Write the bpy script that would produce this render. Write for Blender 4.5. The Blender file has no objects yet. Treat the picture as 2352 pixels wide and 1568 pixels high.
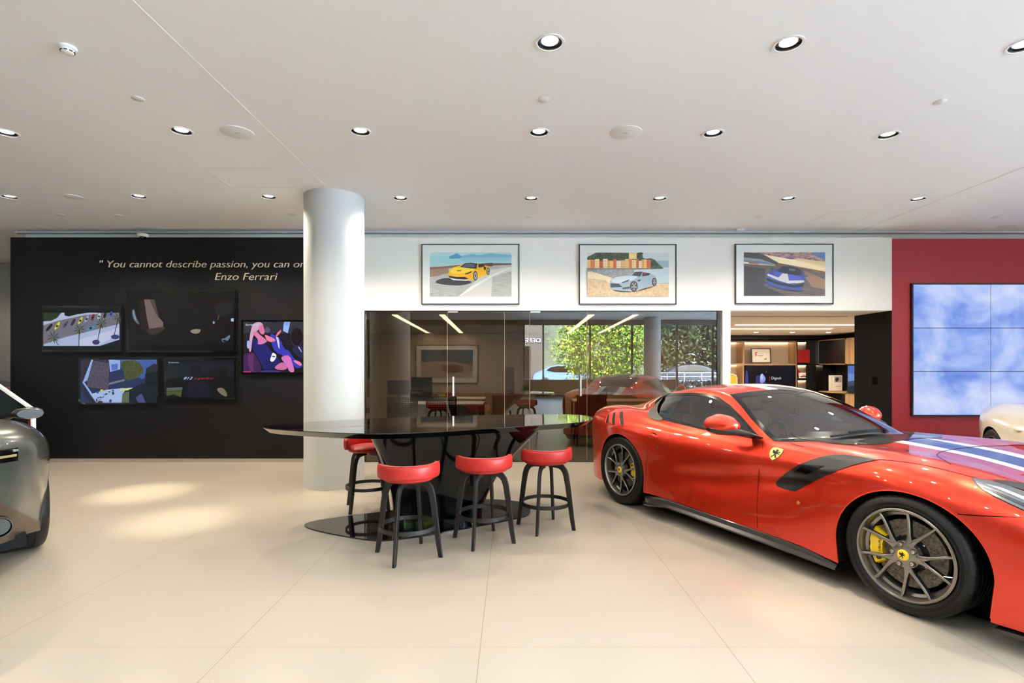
import bpy, bmesh, math, random
import numpy as np
from mathutils import Vector, Matrix
random.seed(7); np.random.seed(7)
PI = math.pi
C = bpy.context.scene.collection
# ------------------------------------------------------------------ camera, world, sun, exposure
W_PX, H_PX, F_PX = 2352., 1568., 1206.
EYE = 1.469
cam_d = bpy.data.cameras.new('camera'); cam = bpy.data.objects.new('camera', cam_d); C.objects.link(cam)
cam_d.sensor_width = 36.0; cam_d.lens = 36.0*F_PX/W_PX
cam_d.shift_y = (838.-784.)/W_PX
cam_d.clip_end = 300
cam.location = (0, 0, EYE); cam.rotation_euler = (PI/2, 0, 0)
bpy.context.scene.camera = cam
sc = bpy.context.scene
sc.view_settings.view_transform = 'Standard'; sc.view_settings.look = 'None'
sc.view_settings.gamma = 1; sc.view_settings.use_curve_mapping = False
sc.view_settings.exposure = EXPOSURE = 1.3
sc.cycles.use_denoising = True
sc.cycles.max_bounces = 10; sc.cycles.diffuse_bounces = 5; sc.cycles.glossy_bounces = 5
sc.cycles.transmission_bounces = 8; sc.cycles.transparent_max_bounces = 12
sc.cycles.sample_clamp_indirect = 6; sc.cycles.caustics_reflective = False; sc.cycles.caustics_refractive = False
sc.cycles.use_adaptive_sampling = True; sc.cycles.adaptive_threshold = 0.03
world = bpy.data.worlds.new('sky'); sc.world = world; world.use_nodes = True
wn = world.node_tree; wn.nodes.clear()
wo = wn.nodes.new('ShaderNodeOutputWorld'); wb = wn.nodes.new('ShaderNodeBackground')
wtc = wn.nodes.new('ShaderNodeTexCoord'); wsx = wn.nodes.new('ShaderNodeSeparateXYZ'); wr = wn.nodes.new('ShaderNodeValToRGB')
wr.color_ramp.elements[0].position = 0.0; wr.color_ramp.elements[0].color = (.86, .93, 1, 1)
wr.color_ramp.elements[1].position = 0.55; wr.color_ramp.elements[1].color = (.42, .62, 1, 1)
wn.links.new(wtc.outputs['Generated'], wsx.inputs[0]); wn.links.new(wsx.outputs['Z'], wr.inputs[0])
wn.links.new(wr.outputs[0], wb.inputs[0]); wn.links.new(wb.outputs[0], wo.inputs[0])
wb.inputs[1].default_value = SKY = 29.0
sun_d = bpy.data.lights.new('sun', 'SUN'); sun_d.energy = 135.0; sun_d.angle = 0.01; sun_d.color = (1, .94, .84)
sun = bpy.data.objects.new('sun', sun_d); C.objects.link(sun)
sun.rotation_euler = (math.radians(-38), math.radians(-22), 0)      # travels towards -Y and down, over the roof, onto the street

CEIL = 3.536      # showroom ceiling
WALL_Y = 7.94     # front plane of the partition wall
BACK_Y = 8.18     # wall line behind it
HEAD = 2.292      # head of the glazed opening, and the ceiling of the rooms behind
FAC_Y = -8.1      # street facade behind the camera

# window portals: daylight enters through the street facade
for (x0, x1) in ((.6, 11.4),):
    pd = bpy.data.lights.new('facade_daylight_portal', 'AREA'); pd.shape = 'RECTANGLE'; pd.size = x1-x0; pd.size_y = 3.1
    pd.cycles.is_portal = True
    po = bpy.data.objects.new('facade_daylight_portal', pd); C.objects.link(po)
    po.location = ((x0+x1)/2, FAC_Y-.15, 1.7); po.rotation_euler = (-PI/2, 0, 0)

pd = bpy.data.lights.new('added_side_daylight_portal', 'AREA'); pd.shape = 'RECTANGLE'; pd.size = 3.1; pd.size_y = 10.6; pd.cycles.is_portal = True  # portal for the added side windows
po = bpy.data.objects.new('added_side_daylight_portal', pd); C.objects.link(po); po.location = (11.75, -2.6, 1.7); po.rotation_euler = (0, -PI/2, 0)

# ------------------------------------------------------------------ helpers
def lin(c):
    return tuple((v/12.92 if v <= .04045 else ((v+.055)/1.055)**2.4) for v in c)
def rgb(r, g, b): return lin((r/255, g/255, b/255))
_M = {}
def mat(name, col, rough=.5, metal=0., spec=.5, coat=0., emit=None, es=0., trans=None, coat_rough=.03):
    if name in _M: return _M[name]
    m = bpy.data.materials.new(name); m.use_nodes = True; _M[name] = m
    b = m.node_tree.nodes['Principled BSDF']
    b.inputs['Base Color'].default_value = (*col, 1); b.inputs['Roughness'].default_value = rough
    b.inputs['Metallic'].default_value = metal; b.inputs['Specular IOR Level'].default_value = spec
    b.inputs['Coat Weight'].default_value = coat; b.inputs['Coat Roughness'].default_value = coat_rough
    if emit: b.inputs['Emission Color'].default_value = (*emit, 1); b.inputs['Emission Strength'].default_value = es
    return m
def nodes(m): return m.node_tree.nodes, m.node_tree.links
def noise_into(m, scale, c0, c1, lo=.35, hi=.65, detail=4, stretch=(1, 1, 1), into='Base Color', coord='Object'):
    n, l = nodes(m); b = n['Principled BSDF']
    tc = n.new('ShaderNodeTexCoord'); mp = n.new('ShaderNodeMapping'); mp.inputs['Scale'].default_value = stretch
    t = n.new('ShaderNodeTexNoise'); t.inputs['Scale'].default_value = scale; t.inputs['Detail'].default_value = detail
    r = n.new('ShaderNodeValToRGB'); r.color_ramp.elements[0].position = lo; r.color_ramp.elements[1].position = hi
    r.color_ramp.elements[0].color = (*c0, 1); r.color_ramp.elements[1].color = (*c1, 1)
    l.new(tc.outputs[coord], mp.inputs[0]); l.new(mp.outputs[0], t.inputs[0]); l.new(t.outputs[0], r.inputs[0])
    if into: l.new(r.outputs[0], b.inputs[into])
    return r
def bump_noise(m, scale, strength=.1, dist=.002):
    n, l = nodes(m); b = n['Principled BSDF']
    tc = n.new('ShaderNodeTexCoord'); t = n.new('ShaderNodeTexNoise'); t.inputs['Scale'].default_value = scale
    bp = n.new('ShaderNodeBump'); bp.inputs['Strength'].default_value = strength; bp.inputs['Distance'].default_value = dist
    l.new(tc.outputs['Object'], t.inputs[0]); l.new(t.outputs[0], bp.inputs['Height']); l.new(bp.outputs[0], b.inputs['Normal'])
def glass(name, tint, refl, rcol=(1, 1, 1), rough=0.0):
    """thin tinted pane: part mirror, part see-through"""
    m = bpy.data.materials.new(name); m.use_nodes = True; n, l = nodes(m); n.clear()
    o = n.new('ShaderNodeOutputMaterial'); g = n.new('ShaderNodeBsdfGlossy'); t = n.new('ShaderNodeBsdfTransparent')
    mx = n.new('ShaderNodeMixShader'); f = n.new('ShaderNodeFresnel'); f.inputs[0].default_value = 1.5
    ad = n.new('ShaderNodeMath'); ad.operation = 'ADD'; ad.use_clamp = True; ad.inputs[1].default_value = refl
    g.inputs[0].default_value = (*rcol, 1); g.inputs['Roughness'].default_value = rough; t.inputs[0].default_value = (*tint, 1)
    l.new(f.outputs[0], ad.inputs[0]); l.new(ad.outputs[0], mx.inputs[0])
    l.new(t.outputs[0], mx.inputs[1]); l.new(g.outputs[0], mx.inputs[2]); l.new(mx.outputs[0], o.inputs[0])
    return m

class MB:
    """collects shapes; build() links them as ONE mesh object"""
    def __init__(s): s.v = []; s.f = []; s.m = []; s.k = 0
    def mi(s, k): s.k = k; return s
    def add(s, vs, fs):
        o = len(s.v); s.v += [tuple(map(float, v)) for v in vs]; s.f += [tuple(o+i for i in f) for f in fs]; s.m += [s.k]*len(fs); return s
    def box(s, x0, x1, y0, y1, z0, z1):
        return s.add([(x0,y0,z0),(x1,y0,z0),(x1,y1,z0),(x0,y1,z0),(x0,y0,z1),(x1,y0,z1),(x1,y1,z1),(x0,y1,z1)],
                     [(0,3,2,1),(4,5,6,7),(0,1,5,4),(1,2,6,5),(2,3,7,6),(3,0,4,7)])
    def lathe(s, prof, n=32, c=(0, 0, 0), ax='z', cap=(True, True), ang=(0, 2*PI)):
        """prof: list of (r, h)"""
        full = abs(ang[1]-ang[0]-2*PI) < 1e-6; k = n if full else n+1; vs = []
        for r, h in prof:
            for i in range(k):
                a = ang[0]+(ang[1]-ang[0])*i/n; p, q = r*math.cos(a), r*math.sin(a)
                vs.append((c[0]+p, c[1]+q, c[2]+h) if ax == 'z' else (c[0]+q, c[1]+h, c[2]+p) if ax == 'y' else (c[0]+h, c[1]+p, c[2]+q))
        fs = []
        for j in range(len(prof)-1):
            for i in range(n):
                a, b = j*k+i, j*k+(i+1) % k; fs.append((a, b, b+k, a+k))
        if full and cap[0] and prof[0][0] > 1e-6: fs.append(tuple(reversed(range(k))))
        if full and cap[1] and prof[-1][0] > 1e-6: fs.append(tuple((len(prof)-1)*k+i for i in range(k)))
        return s.add(vs, fs)
    def tube(s, pts, r, n=8, closed=False, flat=1.0, up=None):
        pts = [Vector(p) for p in pts]; N = len(pts); vs = []; rr = r if hasattr(r, '__len__') else [r]*N
        prev = None
        for i, p in enumerate(pts):
            if closed: t = pts[(i+1) % N]-pts[i-1]
            else: t = pts[min(i+1, N-1)]-pts[max(i-1, 0)]
            t.normalize()
            u = Vector(up) if up else (prev if prev is not None else (Vector((0, 0, 1)) if abs(t.z) < .9 else Vector((1, 0, 0))))
            u = (u-t*u.dot(t)); u.normalize(); prev = u; w = t.cross(u)
            for k in range(n):
                a = 2*PI*k/n; vs.append(p+u*(rr[i]*math.cos(a))+w*(rr[i]*flat*math.sin(a)))
        fs = []
        for i in range(N if closed else N-1):
            for k in range(n):
                a = i*n+k; b = i*n+(k+1) % n; c = ((i+1) % N)*n; fs.append((a, b, c+(k+1) % n, c+k))
        if not closed: fs += [tuple(reversed(range(n))), tuple((N-1)*n+k for k in range(n))]
        return s.add(vs, fs)
    def bar(s, pts, w, t, up=(0, 0, 1)):
        """rectangular section swept along pts; w across, t along 'up'"""
        pts = [Vector(p) for p in pts]; N = len(pts); vs = []; ws = w if hasattr(w, '__len__') else [w]*N
        for i, p in enumerate(pts):
            d = pts[min(i+1, N-1)]-pts[max(i-1, 0)]; d.normalize(); u = Vector(up); sd = d.cross(u); sd.normalize(); nn = sd.cross(d); nn.normalize()
            for a, b in ((-1,-1),(1,-1),(1,1),(-1,1)): vs.append(p+sd*(a*ws[i]/2)+nn*(b*t/2))
        fs = [(3,2,1,0), tuple((N-1)*4+k for k in range(4))]
        for i in range(N-1):
            for k in range(4): a = i*4+k; b = i*4+(k+1) % 4; fs.append((a, b, b+4, a+4))
        return s.add(vs, fs)
    def prism(s, poly, z0, z1, tf=None):
        n = len(poly); vs = [(x, y, z0) for x, y in poly]+[(x, y, z1) for x, y in poly]
        if tf: vs = [tf(*v) for v in vs]
        return s.add(vs, [tuple(reversed(range(n))), tuple(range(n, 2*n))]+[(i, (i+1) % n, n+(i+1) % n, n+i) for i in range(n)])
    def loft(s, rings, cap=True):
        n = len(rings[0]); vs = [v for r in rings for v in r]; fs = []
        for j in range(len(rings)-1):
            for i in range(n): a = j*n+i; b = j*n+(i+1) % n; fs.append((a, b, b+n, a+n))
        if cap: fs += [tuple(reversed(range(n))), tuple((len(rings)-1)*n+i for i in range(n))]
        return s.add(vs, fs)
    def ball(s, c, r, nu=16, nv=10):
        rx, ry, rz = r if hasattr(r, '__len__') else (r, r, r); vs = []; fs = []
        for j in range(nv+1):
            th = PI*j/nv
            for i in range(nu):
                a = 2*PI*i/nu; vs.append((c[0]+rx*math.sin(th)*math.cos(a), c[1]+ry*math.sin(th)*math.sin(a), c[2]+rz*math.cos(th)))
        for j in range(nv):
            for i in range(nu): a = j*nu+i; b = j*nu+(i+1) % nu; fs.append((a, a+nu, b+nu, b))
        return s.add(vs, fs)
    def build(s, name, mats, parent=None, smooth=False, bevel=0, loc=None, rot=None, seg=2, sharp=35):
        me = bpy.data.meshes.new(name); me.from_pydata(s.v, [], s.f)
        for m in (mats if isinstance(mats, (list, tuple)) else [mats]): me.materials.append(m)
        me.polygons.foreach_set('material_index', s.m)
        bm = bmesh.new(); bm.from_mesh(me); bmesh.ops.remove_doubles(bm, verts=bm.verts, dist=1e-6)
        bmesh.ops.recalc_face_normals(bm, faces=bm.faces)
        if smooth:
            for f in bm.faces: f.smooth = True
            for e in bm.edges:
                if len(e.link_faces) == 2 and e.calc_face_angle(0) > math.radians(sharp): e.smooth = False
        bm.to_mesh(me); bm.free()
        o = bpy.data.objects.new(name, me); C.objects.link(o)
        if parent is not None: o.parent = parent
        if loc: o.location = loc
        if rot: o.rotation_euler = rot
        if bevel:
            md = o.modifiers.new('bevel', 'BEVEL'); md.width = bevel; md.segments = seg; md.limit_method = 'ANGLE'; md.angle_limit = math.radians(40)
            md.harden_normals = True
            for p in me.polygons: p.use_smooth = True
        return o
def tag(o, label=None, cat=None, group=None, kind=None):
    if label: o['label'] = label
    if cat: o['category'] = cat
    if group: o['group'] = group
    if kind: o['kind'] = kind
    return o
def empty(name, loc=(0, 0, 0), rz=0., label=None, cat=None, group=None):
    o = bpy.data.objects.new(name, None); C.objects.link(o); o.location = loc; o.rotation_euler = (0, 0, rz); o.empty_display_size = .1
    return tag(o, label, cat, group)
def struct(o): o['kind'] = 'structure'; return o
def copy_tree(o, parent=None):
    c = o.copy(); C.objects.link(c)
    if parent is not None: c.parent = parent
    for ch in [x for x in list(bpy.data.objects) if x.parent == o]: copy_tree(ch, c)
    return c
def px(x, y, d):
    """photo pixel at depth d -> world"""
    return ((x-1176.)/F_PX*d, d, EYE-(y-838.)/F_PX*d)
def fl(x, y, z=0.):
    """photo pixel on the horizontal plane z -> world (x, y)"""
    d = (EYE-z)*F_PX/(y-838.); return ((x-1176.)/F_PX*d, d)
def chaikin(p, n=2, closed=True):
    for _ in range(n):
        q = []; N = len(p)
        for i in range(N if closed else N-1):
            a, b = p[i], p[(i+1) % N]
            q.append(tuple(.75*u+.25*v for u, v in zip(a, b))); q.append(tuple(.25*u+.75*v for u, v in zip(a, b)))
        if not closed: q = [p[0]]+q+[p[-1]]
        p = q
    return p
def text_mesh(name, s, size, m, parent=None, extrude=.004, shear=0., align='LEFT', loc=(0, 0, 0), rot=(PI/2, 0, 0), sx=1., offset=0.):
    cu = bpy.data.curves.new(name, 'FONT'); cu.body = s; cu.size = size; cu.extrude = extrude; cu.shear = shear; cu.align_x = align; cu.offset = offset
    t = bpy.data.objects.new(name, cu); C.objects.link(t); bpy.context.view_layer.update()
    me = bpy.data.meshes.new_from_object(t.evaluated_get(bpy.context.evaluated_depsgraph_get())); bpy.data.objects.remove(t); bpy.data.curves.remove(cu)
    me.name = name; me.materials.clear(); me.materials.append(m)
    o = bpy.data.objects.new(name, me); C.objects.link(o); o.location = loc; o.rotation_euler = rot; o.scale = (sx, 1, 1)
    if parent is not None: o.parent = parent
    return o

# ------------------------------------------------------------------ materials
M_ceil = mat('ceiling_paint', rgb(249, 250, 252), .9, spec=.2)
M_col = mat('column_paint', rgb(190, 190, 189), .8, spec=.3)
M_white = mat('white_paint', rgb(236, 235, 232), .8, spec=.3)
M_greyw = mat('grey_paint', rgb(176, 175, 172), .8, spec=.3)
M_dark = mat('charcoal_panel', rgb(20, 20, 23), .45, spec=.22)
M_redw = mat('red_panel', rgb(150, 40, 44), .5, spec=.25)
M_black = mat('black_satin', rgb(18, 18, 19), .4)
M_blackg = mat('black_gloss', rgb(7, 7, 8), .06, spec=.5, coat=.6)
M_rubber = mat('rubber', rgb(24, 23, 22), .62, spec=.35); bump_noise(M_rubber, 60, .05)
M_steel = mat('brushed_steel', (.8, .8, .78), .38, metal=1)
M_chrome = mat('chrome', (.8, .8, .8), .08, metal=1)
M_beige = mat('office_wall', rgb(196, 180, 156), .8)
M_wood = mat('oak_veneer', rgb(158, 124, 88), .5)
noise_into(M_wood, 3, rgb(140, 106, 72), rgb(174, 138, 98), stretch=(1.5, 1.5, .12))
M_door = mat('black_cabinet', rgb(18, 16, 16), .35)
M_grey = mat('grey_cabinet', rgb(52, 52, 55), .4)
M_taupe = mat('taupe_panel', rgb(176, 158, 136), .6)
M_led = mat('led_strip', (1, .85, .65), .5, emit=(1, .80, .55), es=7)
M_lin = mat('linear_diffuser', (1, 1, 1), .5, emit=(1, .95, .86), es=6)
M_lamp = mat('lamp_lens', (1, 1, 1), .4, emit=(1, .97, .92), es=7)
M_plas = mat('white_plastic', rgb(238, 238, 237), .5)

# polished cream floor with fine grout
M_floor = mat('floor_tile', rgb(238, 222, 196), .3, spec=.35)
n, l = nodes(M_floor); b = n['Principled BSDF']
tc = n.new('ShaderNodeTexCoord'); sx = n.new('ShaderNodeSeparateXYZ'); l.new(tc.outputs['Object'], sx.inputs[0])
def grout(ax, off, step, w):
    a = n.new('ShaderNodeMath'); a.operation = 'SUBTRACT'; a.inputs[1].default_value = off-step*40; l.new(sx.outputs[ax], a.inputs[0])
    c = n.new('ShaderNodeMath'); c.operation = 'MODULO'; c.inputs[1].default_value = step; l.new(a.outputs[0], c.inputs[0])
    d = n.new('ShaderNodeMath'); d.operation = 'LESS_THAN'; d.inputs[1].default_value = w; l.new(c.outputs[0], d.inputs[0]); return d
g1 = grout('X', -.168, 1.290, .005); g2 = grout('Y', 2.734, .628, .0022)
mxg = n.new('ShaderNodeMath'); mxg.operation = 'MAXIMUM'; l.new(g1.outputs[0], mxg.inputs[0]); l.new(g2.outputs[0], mxg.inputs[1])
mm = n.new('ShaderNodeMix'); mm.data_type = 'RGBA'; mm.inputs[7].default_value = (*rgb(150, 135, 112), 1)
nz = n.new('ShaderNodeTexNoise'); nz.inputs['Scale'].default_value = 1.2; nz.inputs['Detail'].default_value = 3
rr = n.new('ShaderNodeValToRGB'); rr.color_ramp.elements[0].color = (*rgb(172, 162, 147), 1); rr.color_ramp.elements[1].color = (*rgb(178, 168, 153), 1)
l.new(tc.outputs['Object'], nz.inputs[0]); l.new(nz.outputs[0], rr.inputs[0]); l.new(rr.outputs[0], mm.inputs[6])
l.new(mxg.outputs[0], mm.inputs[0]); l.new(mm.outputs[2], b.inputs['Base Color'])
# ------------------------------------------------------------------ the room shell
XL, XR = -13.6, 11.6
def sbox(name, m, *b): return struct(MB().box(*b).build(name, m))
sbox('floor', M_floor, XL, XR, FAC_Y, 16.6, -.12, 0)
sbox('wall_left', M_greyw, XL-.2, XL, FAC_Y, 11.6, 0, CEIL)
sbox('wall_right', M_white, XR, XR+.2, 2.8, BACK_Y+.3, 0, CEIL)
sbox('wall_alcove', M_greyw, XL, -7.58, 10.6, 10.8, 0, CEIL)
# upper wall line behind the partition, seen as the pale strip under the ceiling
sbox('wall_back', M_white, -4.3, XR, BACK_Y, BACK_Y+.12, HEAD+.1, CEIL)
sbox('wall_back_left', M_white, -7.58, -4.3, BACK_Y, 10.6, 0, CEIL)
DTOP = EYE+293/F_PX*WALL_Y
# white partition: head over the glazing and the posts
w = MB()
w.box(-2.62, 5.745, WALL_Y, BACK_Y, HEAD, DTOP)
w.box(3.185, 3.305, WALL_Y, BACK_Y+.02, 0, HEAD)
w.box(-2.62, -2.25, WALL_Y, BACK_Y, 0, HEAD)
struct(w.build('wall_front', M_white))
sbox('wall_dark', M_dark, -7.585, -2.62, WALL_Y, BACK_Y, .055, DTOP)
sbox('baseboard_dark', mat('skirting', rgb(150, 140, 128), .35), -7.585, -2.62, WALL_Y-.008, BACK_Y, 0, .055)
sbox('wall_red', M_redw, 5.745, XR, WALL_Y, BACK_Y, 0, DTOP-.02)
# slot line at the edge of the ceiling, two bead lines in the plasterboard
sbox('trim_1', mat('slot_grey', rgb(120, 118, 115), .6), -7.7, XR, BACK_Y-.02, BACK_Y, CEIL-.03, CEIL-.018)
sbox('trim_2', M_ceil, -2.1525, -2.1475, FAC_Y, BACK_Y, CEIL-.0015, CEIL+.01)
sbox('trim_3', mat('bead_grey', rgb(205, 203, 200), .8), 5.348, 5.354, FAC_Y, BACK_Y, CEIL-.002, CEIL+.01)
sbox('trim_4', M_plas, -7.7, XR, BACK_Y-.05, BACK_Y, CEIL-.014, CEIL)
# access panel outlines in the ceiling
def hatch(name, x0, x1, y0, y1):
    t = .003; b = MB()
    for q in ((x0, x1, y0, y0+t), (x0, x1, y1-t, y1), (x0, x0+t, y0, y1), (x1-t, x1, y0, y1)): b.box(*q, CEIL-.0015, CEIL+.01)
    struct(b.build(name, _M['bead_grey']))
hatch('trim_5', -3.25, -2.5, 5.52, 6.12); hatch('trim_6', 4.3, 4.95, 7.1, 7.7)
# side block of the lounge opening, black
sbox('wall_lounge_side', mat('black_wall', rgb(20, 20, 21), .75, spec=.15), 5.745, 5.86, BACK_Y, 8.8, 0, HEAD)
sbox('wall_lounge_jamb', _M['black_wall'], 5.738, 5.745, WALL_Y+.002, 8.8, 0, HEAD)
sbox('wall_lounge_return', M_wood, 5.86, 8.9, 8.7, 8.8, 0, HEAD+.3)
sbox('wall_lounge_right', M_door, 8.9, 9.0, 8.7, 15.2, 0, HEAD+.3)
sbox('wall_lounge_back', M_taupe, 3.2, 9.0, 14.95, 15.1, 0, HEAD+.3)
M_ceilw = mat('lounge_ceiling', rgb(206, 194, 180), .85)
sbox('ceiling_lounge', M_ceilw, 3.3, 9.0, BACK_Y, 15.1, HEAD, HEAD+.12)
sbox('wall_office_divider', M_beige, 3.185, 3.3, BACK_Y+.02, 15.1, 0, HEAD+.3)
sbox('ceiling_office', mat('office_ceiling', rgb(190, 184, 174), .85), -4.3, 3.25, BACK_Y+.12, 13.7, HEAD, HEAD+.12)
sbox('wall_office_back', M_beige, -4.3, 3.2, 13.5, 13.7, 0, HEAD+.3)
sbox('wall_office_left', M_beige, -4.3, -4.2, BACK_Y+.12, 13.7, 0, HEAD+.3)
sbox('floor_office', mat('office_carpet', rgb(96, 84, 70), .8), -4.2, 3.185, BACK_Y, 13.5, 0, .006)

# round structural column
col = MB().lathe([(.356, 0), (.356, CEIL)], 96).build('column', M_col, smooth=True, loc=(-2.194, 6.49, 0))
tag(col, 'round white column standing beside the black table', 'column')
col2 = col.copy(); C.objects.link(col2); col2.location = (6.1, -6.9, 0)
tag(col2, 'round white column by the street windows, seen mirrored in the glass partition', 'column')

# ------------------------------------------------------------------ glazed partition
M_glass = glass('smoked_glass', (.34, .30, .25), .07, (1.0, .98, .95))
M_gedge = mat('glass_edge', rgb(150, 118, 86), .3)
gp = [839, 1027, 1159, 1217, 1349, 1653]
root = empty('glass_partition', (0, WALL_Y+.03, 0), 0, 'smoked glass partition wall between the showroom and the office', 'glass partition')
for i in range(5):
    x0, x1 = px(gp[i], 0, WALL_Y)[0], px(gp[i+1], 0, WALL_Y)[0]
    p = MB().box(x0+.002, x1-.002, 0, .001, .012, HEAD-.004).build('glass_door' if i in (1, 3) else 'glass_panel', M_glass, root)
    # a polished brown edge on each side of the pane
    MB().box(x1-.005, x1-.001, -.006, .006, .012, HEAD-.01).build('polished_edge', M_gedge, p)
    if i in (1, 3):
        hx = px(1041 if i == 1 else 1333, 0, WALL_Y)[0]
        h = MB(); z0, z1 = px(0, 909, WALL_Y)[2], px(0, 865, WALL_Y)[2]
        h.tube([(hx, -.05, z0), (hx, -.05, z1)], .014, 12); h.tube([(hx, -.05, z0+.05), (hx, -.002, z0+.05)], .008, 8); h.tube([(hx, -.05, z1-.05), (hx, -.002, z1-.05)], .008, 8)
        h.build('pull_handle', M_steel, p, smooth=True)
        MB().box(x0+.01, x0+.16, -.012, .014, HEAD-.03, HEAD-.006).build('top_pivot', M_steel, p)
fr = MB(); xa, xb = px(839, 0, WALL_Y)[0], px(1656, 0, WALL_Y)[0]
fr.box(xb-.05, xb, -.02, .04, 0, HEAD-.001); fr.box(xa, xb, -.02, .04, 0, .012); fr.box(xa-.02, xa, -.02, .04, 0, HEAD-.001); fr.box(xa, xb, -.01, .03, HEAD-.012, HEAD-.001)
fr.build('frame', mat('dark_bronze', rgb(58, 52, 48), .35, metal=.6), root)

# ------------------------------------------------------------------ street facade behind the camera (seen mirrored in glass and paint)
M_mull = mat('mullion', rgb(62, 66, 72), .4, metal=.5)
M_clear = glass('clear_glass', (.92, .95, .94), .0)
fw_ = MB(); fw_.box(XL, .55, FAC_Y-.12, FAC_Y, 0, CEIL); fw_.box(XL, XR, FAC_Y-.12, FAC_Y, 3.3, CEIL+.1); fw_.box(XL, XR, FAC_Y-.12, FAC_Y, 0, .06)
struct(fw_.build('wall_street', mat('street_wall_taupe', rgb(128, 120, 112), .8)))
sbox('wall_street_sill', M_grey, .55, 7.5, FAC_Y-.12, FAC_Y, .06, .80)
wx = [.55, 1.43, 3.58, 5.5, 7.56, 9.2, 11.6]
for i in range(6):
    wr_ = struct(MB().box(wx[i], wx[i+1], FAC_Y-.07, FAC_Y-.069, .06, 3.3).build('window_%d' % (i+1), M_clear))
    MB().box(wx[i]-.035, wx[i]+.035, FAC_Y-.1, FAC_Y+.02, .06, 3.3).build('mullion', M_mull, wr_)
sw_ = MB(); sw_.box(XR, XR+.12, FAC_Y, 2.8, 3.3, CEIL+.1); sw_.box(XR, XR+.12, FAC_Y, 2.8, 0, .06); struct(sw_.build('wall_right_frame', M_white))  # glazed side wall is unseen, added to let in more daylight
sy = [-8.1, -5.9, -3.7, -1.5, .65, 2.8]
for i in range(5):
    wr_ = struct(MB().box(XR+.069, XR+.07, sy[i], sy[i+1], .06, 3.3).build('window_%d' % (i+7), M_clear))
    MB().box(XR-.02, XR+.1, sy[i]-.035, sy[i]+.035, .06, 3.3).build('mullion', M_mull, wr_)
g = MB().box(-40, 60, -70, -13, -.26, -.13).build('ground', mat('asphalt', rgb(96, 98, 102), .8)); struct(g)
g = MB().box(-40, 60, -13, 20, -.26, -.125).build('ground', mat('bounce_paving', rgb(226, 226, 226), .8)); struct(g)  # near-white strip added as a reflector, bouncing sunlight up to the ceiling
# roof over everything so that only the windows let daylight in
sbox('roof', M_greyw, XL-.3, XR+.3, FAC_Y-.2, 17, CEIL+.2, CEIL+.35)
sbox('wall_outer_back', M_greyw, XL-.3, XR+.3, 16.2, 16.4, 0, CEIL+.2)
sbox('wall_outer_right', M_greyw, XR+.2, XR+.3, 3, 16.4, 0, CEIL+.2)

# ------------------------------------------------------------------ ceiling fittings
RECESS = []
def downlight_proto():
    r = empty('downlight', (0, 0, CEIL))
    MB().lathe([(.078, .002), (.079, -.004), (.094, -.004), (.094, .002)], 40, cap=(False, False)).build('trim_ring', M_plas, r, smooth=True)
    MB().lathe([(.078, -.002), (.077, .045), (.060, .046)], 40, cap=(False, False)).build('baffle', M_black, r, smooth=True)
    ln = MB().lathe([(.054, .018), (.052, .013), (.0001, .010)], 32, cap=(False, False)).build('lens', M_lamp, r, smooth=True)
    MB().lathe([(.053, .0125), (.056, .011), (.060, .013), (.061, .040)], 40, cap=(False, False)).build('reflector_ring', M_steel, ln, smooth=True)
    return r
# the ring sits in the ceiling surface; the recess is 4 mm of lens behind the rim
dl = []
row1 = [(1263, 98), (1811, 101), (2352, 104)]
row2 = [(14, 305), (417, 301), (828, 302), (1238, 304), (1638, 306), (2040, 310)]
row3 = [(22, 452), (319, 451), (617, 452), (920, 455), (1220, 456), (1515, 456), (1810, 456), (2108, 457)]
where = {0: ['large round downlight in the nearest row, above the middle of the room', 'large round downlight in the nearest row, above the red car',
             'downlight of the nearest row cut by the right edge of the picture'],
         1: ['second row downlight cut by the left edge of the picture', 'second row downlight just left of the large ceiling speaker', 'second row downlight above and right of the white column',
             'second row downlight between the column and the right ceiling speaker', 'second row downlight just right of the middle ceiling speaker', 'rightmost downlight of the second row'],
         2: ['far row downlight cut by the left edge of the picture', 'far row downlight above the dark video wall quote', 'far row downlight just left of the white column',
             'far row downlight just right of the white column', 'far row downlight above the gap between the first two framed photographs', 'far row downlight above the framed photograph of the silver convertible',
             'far row downlight above the framed photograph of the blue striped car', 'rightmost far row downlight, above the red wall']}
proto = downlight_proto(); first = True
POW = {0: 14, 1: 28, 2: 52}
def spot(x, y, e, size=2.5, blend=.6, tilt=(0, 0), r=.04, col=(1, .95, .87)):
    s = bpy.data.lights.new('downlight_beam', 'SPOT'); s.energy = e; s.spot_size = size; s.spot_blend = blend; s.shadow_soft_size = r; s.color = col
    o = bpy.data.objects.new('downlight_beam', s); C.objects.link(o); o.location = (x, y, CEIL-.02); o.rotation_euler = (tilt[0], tilt[1], 0); return o
for ri, row in enumerate((row1, row2, row3)):
    for k, (a, b_) in enumerate(row):
        d = (CEIL-EYE)*F_PX/(838-b_); X = (a-1176)/F_PX*d
        o = proto if first else copy_tree(proto); first = False
        o.location = (X, d, CEIL-.0015); RECESS.append((X, d)); tag(o, where[ri][k], 'downlight', 'recessed ceiling downlights')
        spot(X, d, POW[ri]*(1.5 if X < -2.5 else 1.0 if X < 5 else .6), col=(1, .95, .87) if ri == 0 else (1, .88, .70))
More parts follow.
